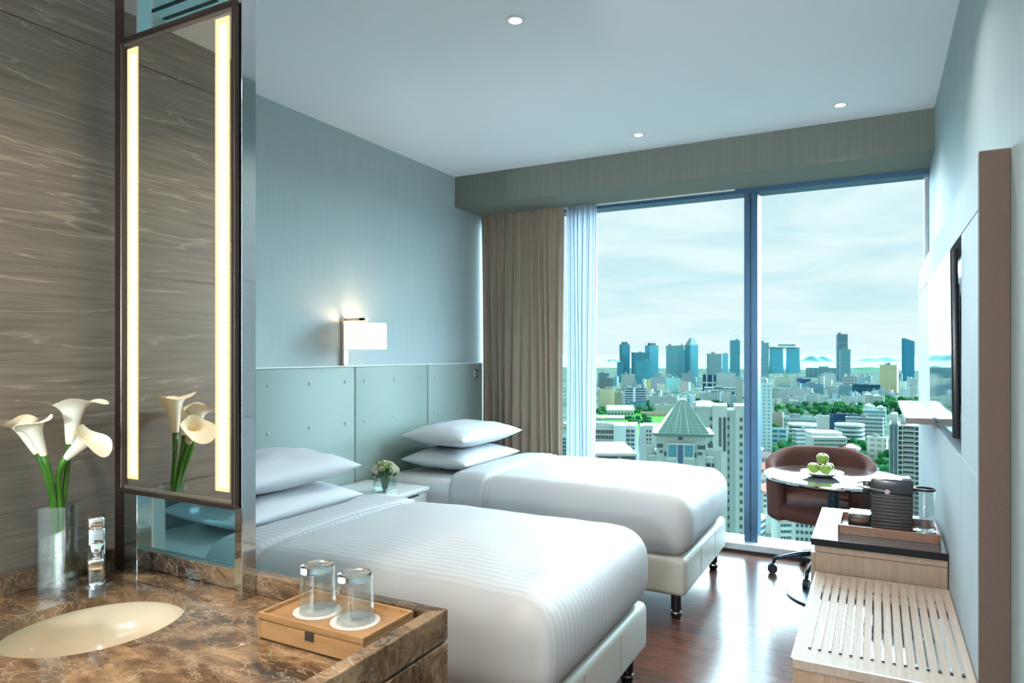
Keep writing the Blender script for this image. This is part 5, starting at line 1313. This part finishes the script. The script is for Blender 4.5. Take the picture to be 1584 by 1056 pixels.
# --- fill of small far blocks between the named ones
fr_ = random.Random(21); cnt = 0
fills = [fm(WHT, PAL, 4, 3.4), fm(PAL, GRY, 4, 3.6), fm((.70, .80, .76), GLS, 5, 3.6, .45, .5), fm((.80, .80, .70), GRY, 4, 3.4, .45, .5), fm((.40, .56, .60), DKT, 5, 4, .3, .4)]
FILLN = ['white', 'pale blue', 'pale green', 'cream', 'slate blue']
NAMED = list(PLACED)
for nm, rd_ in (('park_pavilion', 30), ('round_hall', 20), ('campus_drum', 19), ('campus_drum.001', 17), ('campus_office', 36), ('roof_garden_house', 13), ('walkup_apartments', 15), ('walkup_apartments.001', 15), ('walkup_apartments.002', 18), ('balcony_tower', 16), ('gallery_apartments', 20)):
    p_ = bpy.data.objects[nm].location; PLACED.append((p_.x, p_.y, rd_, ''))
for o_ in list(bpy.data.objects):
    if o_.name.startswith('tiled_roof_house') and o_.parent is None: PLACED.append((o_.location.x, o_.location.y + 5, 11, ''))
tries = 0; made = 0
while made < 230 and tries < 5000:
    tries += 1
    D = fr_.uniform(1150, 2350) if made < 150 else fr_.uniform(320, 2300); px = fr_.uniform(922, 1436) if made < 150 else fr_.choice((fr_.uniform(780, 918), fr_.uniform(1440, 1900))); yb = HZN + 100 * FPX / D
    if 955 < px < 1040 and D < 1300: continue
    w_ = fr_.uniform(9, 22) * 1000 / D if made >= 150 else fr_.uniform(6, 15) * 1500 / D; hp = fr_.uniform(7, 19); rad = w_ * D / FPX * .62; c = cpos(px, D, rad)
    if any((c.x - q[0]) ** 2 + (c.y - q[1]) ** 2 < (rad + q[2]) ** 2 for q in PLACED): continue
    near = min(NAMED, key=lambda q: (c.x - q[0]) ** 2 + (c.y - q[1]) ** 2)[3].split(' beside ')[0].split(' with ')[0].split(' before ')[0].split(' behind ')[0].split(',')[0]
    fi = fr_.randrange(5); near = ' '.join(near.split()[:7])
    building(px - w_ / 2, px + w_ / 2, max(yb - hp * (1 if made < 150 else 1000 / D), 578), D, fills[fi], 'small %s city block standing by the %s' % (FILLN[fi], near), rot=fr_.uniform(-30, 30), k=fr_.uniform(.5, 1), roof=1, name='city_block', group='small far city blocks')
    made += 1

# --- trees
def tree_mesh(seed):
    rs = random.Random(seed); b = bmesh.new(); 
    q = B()
    for i in range(9):
        a = rs.uniform(0, 6.28); rr_ = rs.uniform(0, .55) if i else 0; s = rs.uniform(.38, .6)
        s2 = bmesh.new(); bmesh.ops.create_icosphere(s2, subdivisions=2, radius=s)
        for v in s2.verts:
            v.co *= 1 + .28 * noise.noise(v.co * 5 + Vector((seed, i, 0))) + .12 * noise.noise(v.co * 13 + Vector((i, seed, 0)))
            v.co.z *= .75
        q.add(s2, Matrix.Translation((rr_ * math.cos(a), rr_ * math.sin(a), .75 + rs.uniform(-.12, .3))))
    q.cyl((0, 0, 0), (0, 0, .8), .07, .05, 6, caps=False)
    return q.mesh('tree_%d' % seed)
TM = [M('foliage_a', (.015, .085, .04), .8, c2=(.045, .19, .07), vscale=(3, 3, 3), spec=0), M('foliage_b', (.012, .07, .04), .8, c2=(.03, .14, .065), vscale=(3, 3, 3), spec=0), M('foliage_c', (.02, .11, .04), .8, c2=(.065, .23, .07), vscale=(3, 3, 3), spec=0)]
TMESH = []
for s_ in range(6):
    me = tree_mesh(s_ + 1); me.materials.append(TM[s_ % 3])
    TMESH.append(me)
trr = random.Random(5)
def trees(n, x0, x1, y0, y1, rmin, rmax, label, group, cat='tree'):
    got = 0
    for i in range(n * 40):
        if got >= n: break
        px = trr.uniform(x0, x1); py = trr.uniform(y0, y1); D = 100 * FPX / (py - HZN); s = trr.uniform(rmin, rmax)
        c = cpos(px, D)
        if any((c.x - q[0]) ** 2 + (c.y - q[1]) ** 2 < (s * .98 + q[2]) ** 2 for q in PLACED): continue
        PLACED.append((c.x, c.y, s * .95, '')); got += 1
        o = bpy.data.objects.new('tree', trr.choice(TMESH)); col.objects.link(o)
        o.location = (c.x, c.y, GZ); o.scale = (s, s, s * trr.uniform(.9, 1.25)); o.rotation_euler = (0, 0, trr.uniform(0, 6.28))
        ORG[o.name] = Vector(o.location); tag(o, label, cat, group)
trees(60, 1172, 1230, 676, 800, 6, 10, 'full green tree in the wood before the campus by the mullion', 'trees by the mullion')
trees(16, 1160, 1225, 652, 668, 7, 10, 'green tree in the belt beside the brick red roofed houses', 'trees beside the red roofed houses')
trees(34, 1318, 1380, 700, 770, 6, 11, 'large green tree in the grove before the balcony tower', 'trees before the balcony tower')
trees(40, 1200, 1338, 632, 645, 7, 11, 'dark green tree in the belt behind the campus', 'trees behind the campus')
trees(34, 1362, 1428, 622, 645, 8, 13, 'dark green tree on the wooded slope near the wall shelf', 'trees on the slope')
trees(14, 972, 1002, 646, 660, 5, 8, 'dark tree in the clump standing on the park lawn', 'trees on the lawn')
trees(26, 926, 1010, 637, 643, 5, 8, 'tree lining the far edge of the park', 'trees along the park')
trees(14, 1000, 1090, 622, 632, 6, 9, 'tree between the white offices behind the park', 'trees among the offices')
trees(14, 1085, 1148, 618, 640, 6, 9, 'tree around the round roofed hall', 'trees by the round hall')
trees(14, 1225, 1262, 790, 830, 4, 6, 'small tree in the yard behind the walk-up flats', 'trees behind the flats')
trees(10, 1185, 1215, 850, 930, 3, 5, 'small street tree beside the walk-up flats', 'street trees by the flats')
trees(8, 1300, 1345, 690, 712, 5, 8, 'green tree in front of the campus low wing', 'trees by the low wing')

trees(40, 1440, 1800, 640, 860, 6, 10, 'green tree in the streets beyond the balcony tower', 'trees beyond the balcony tower')
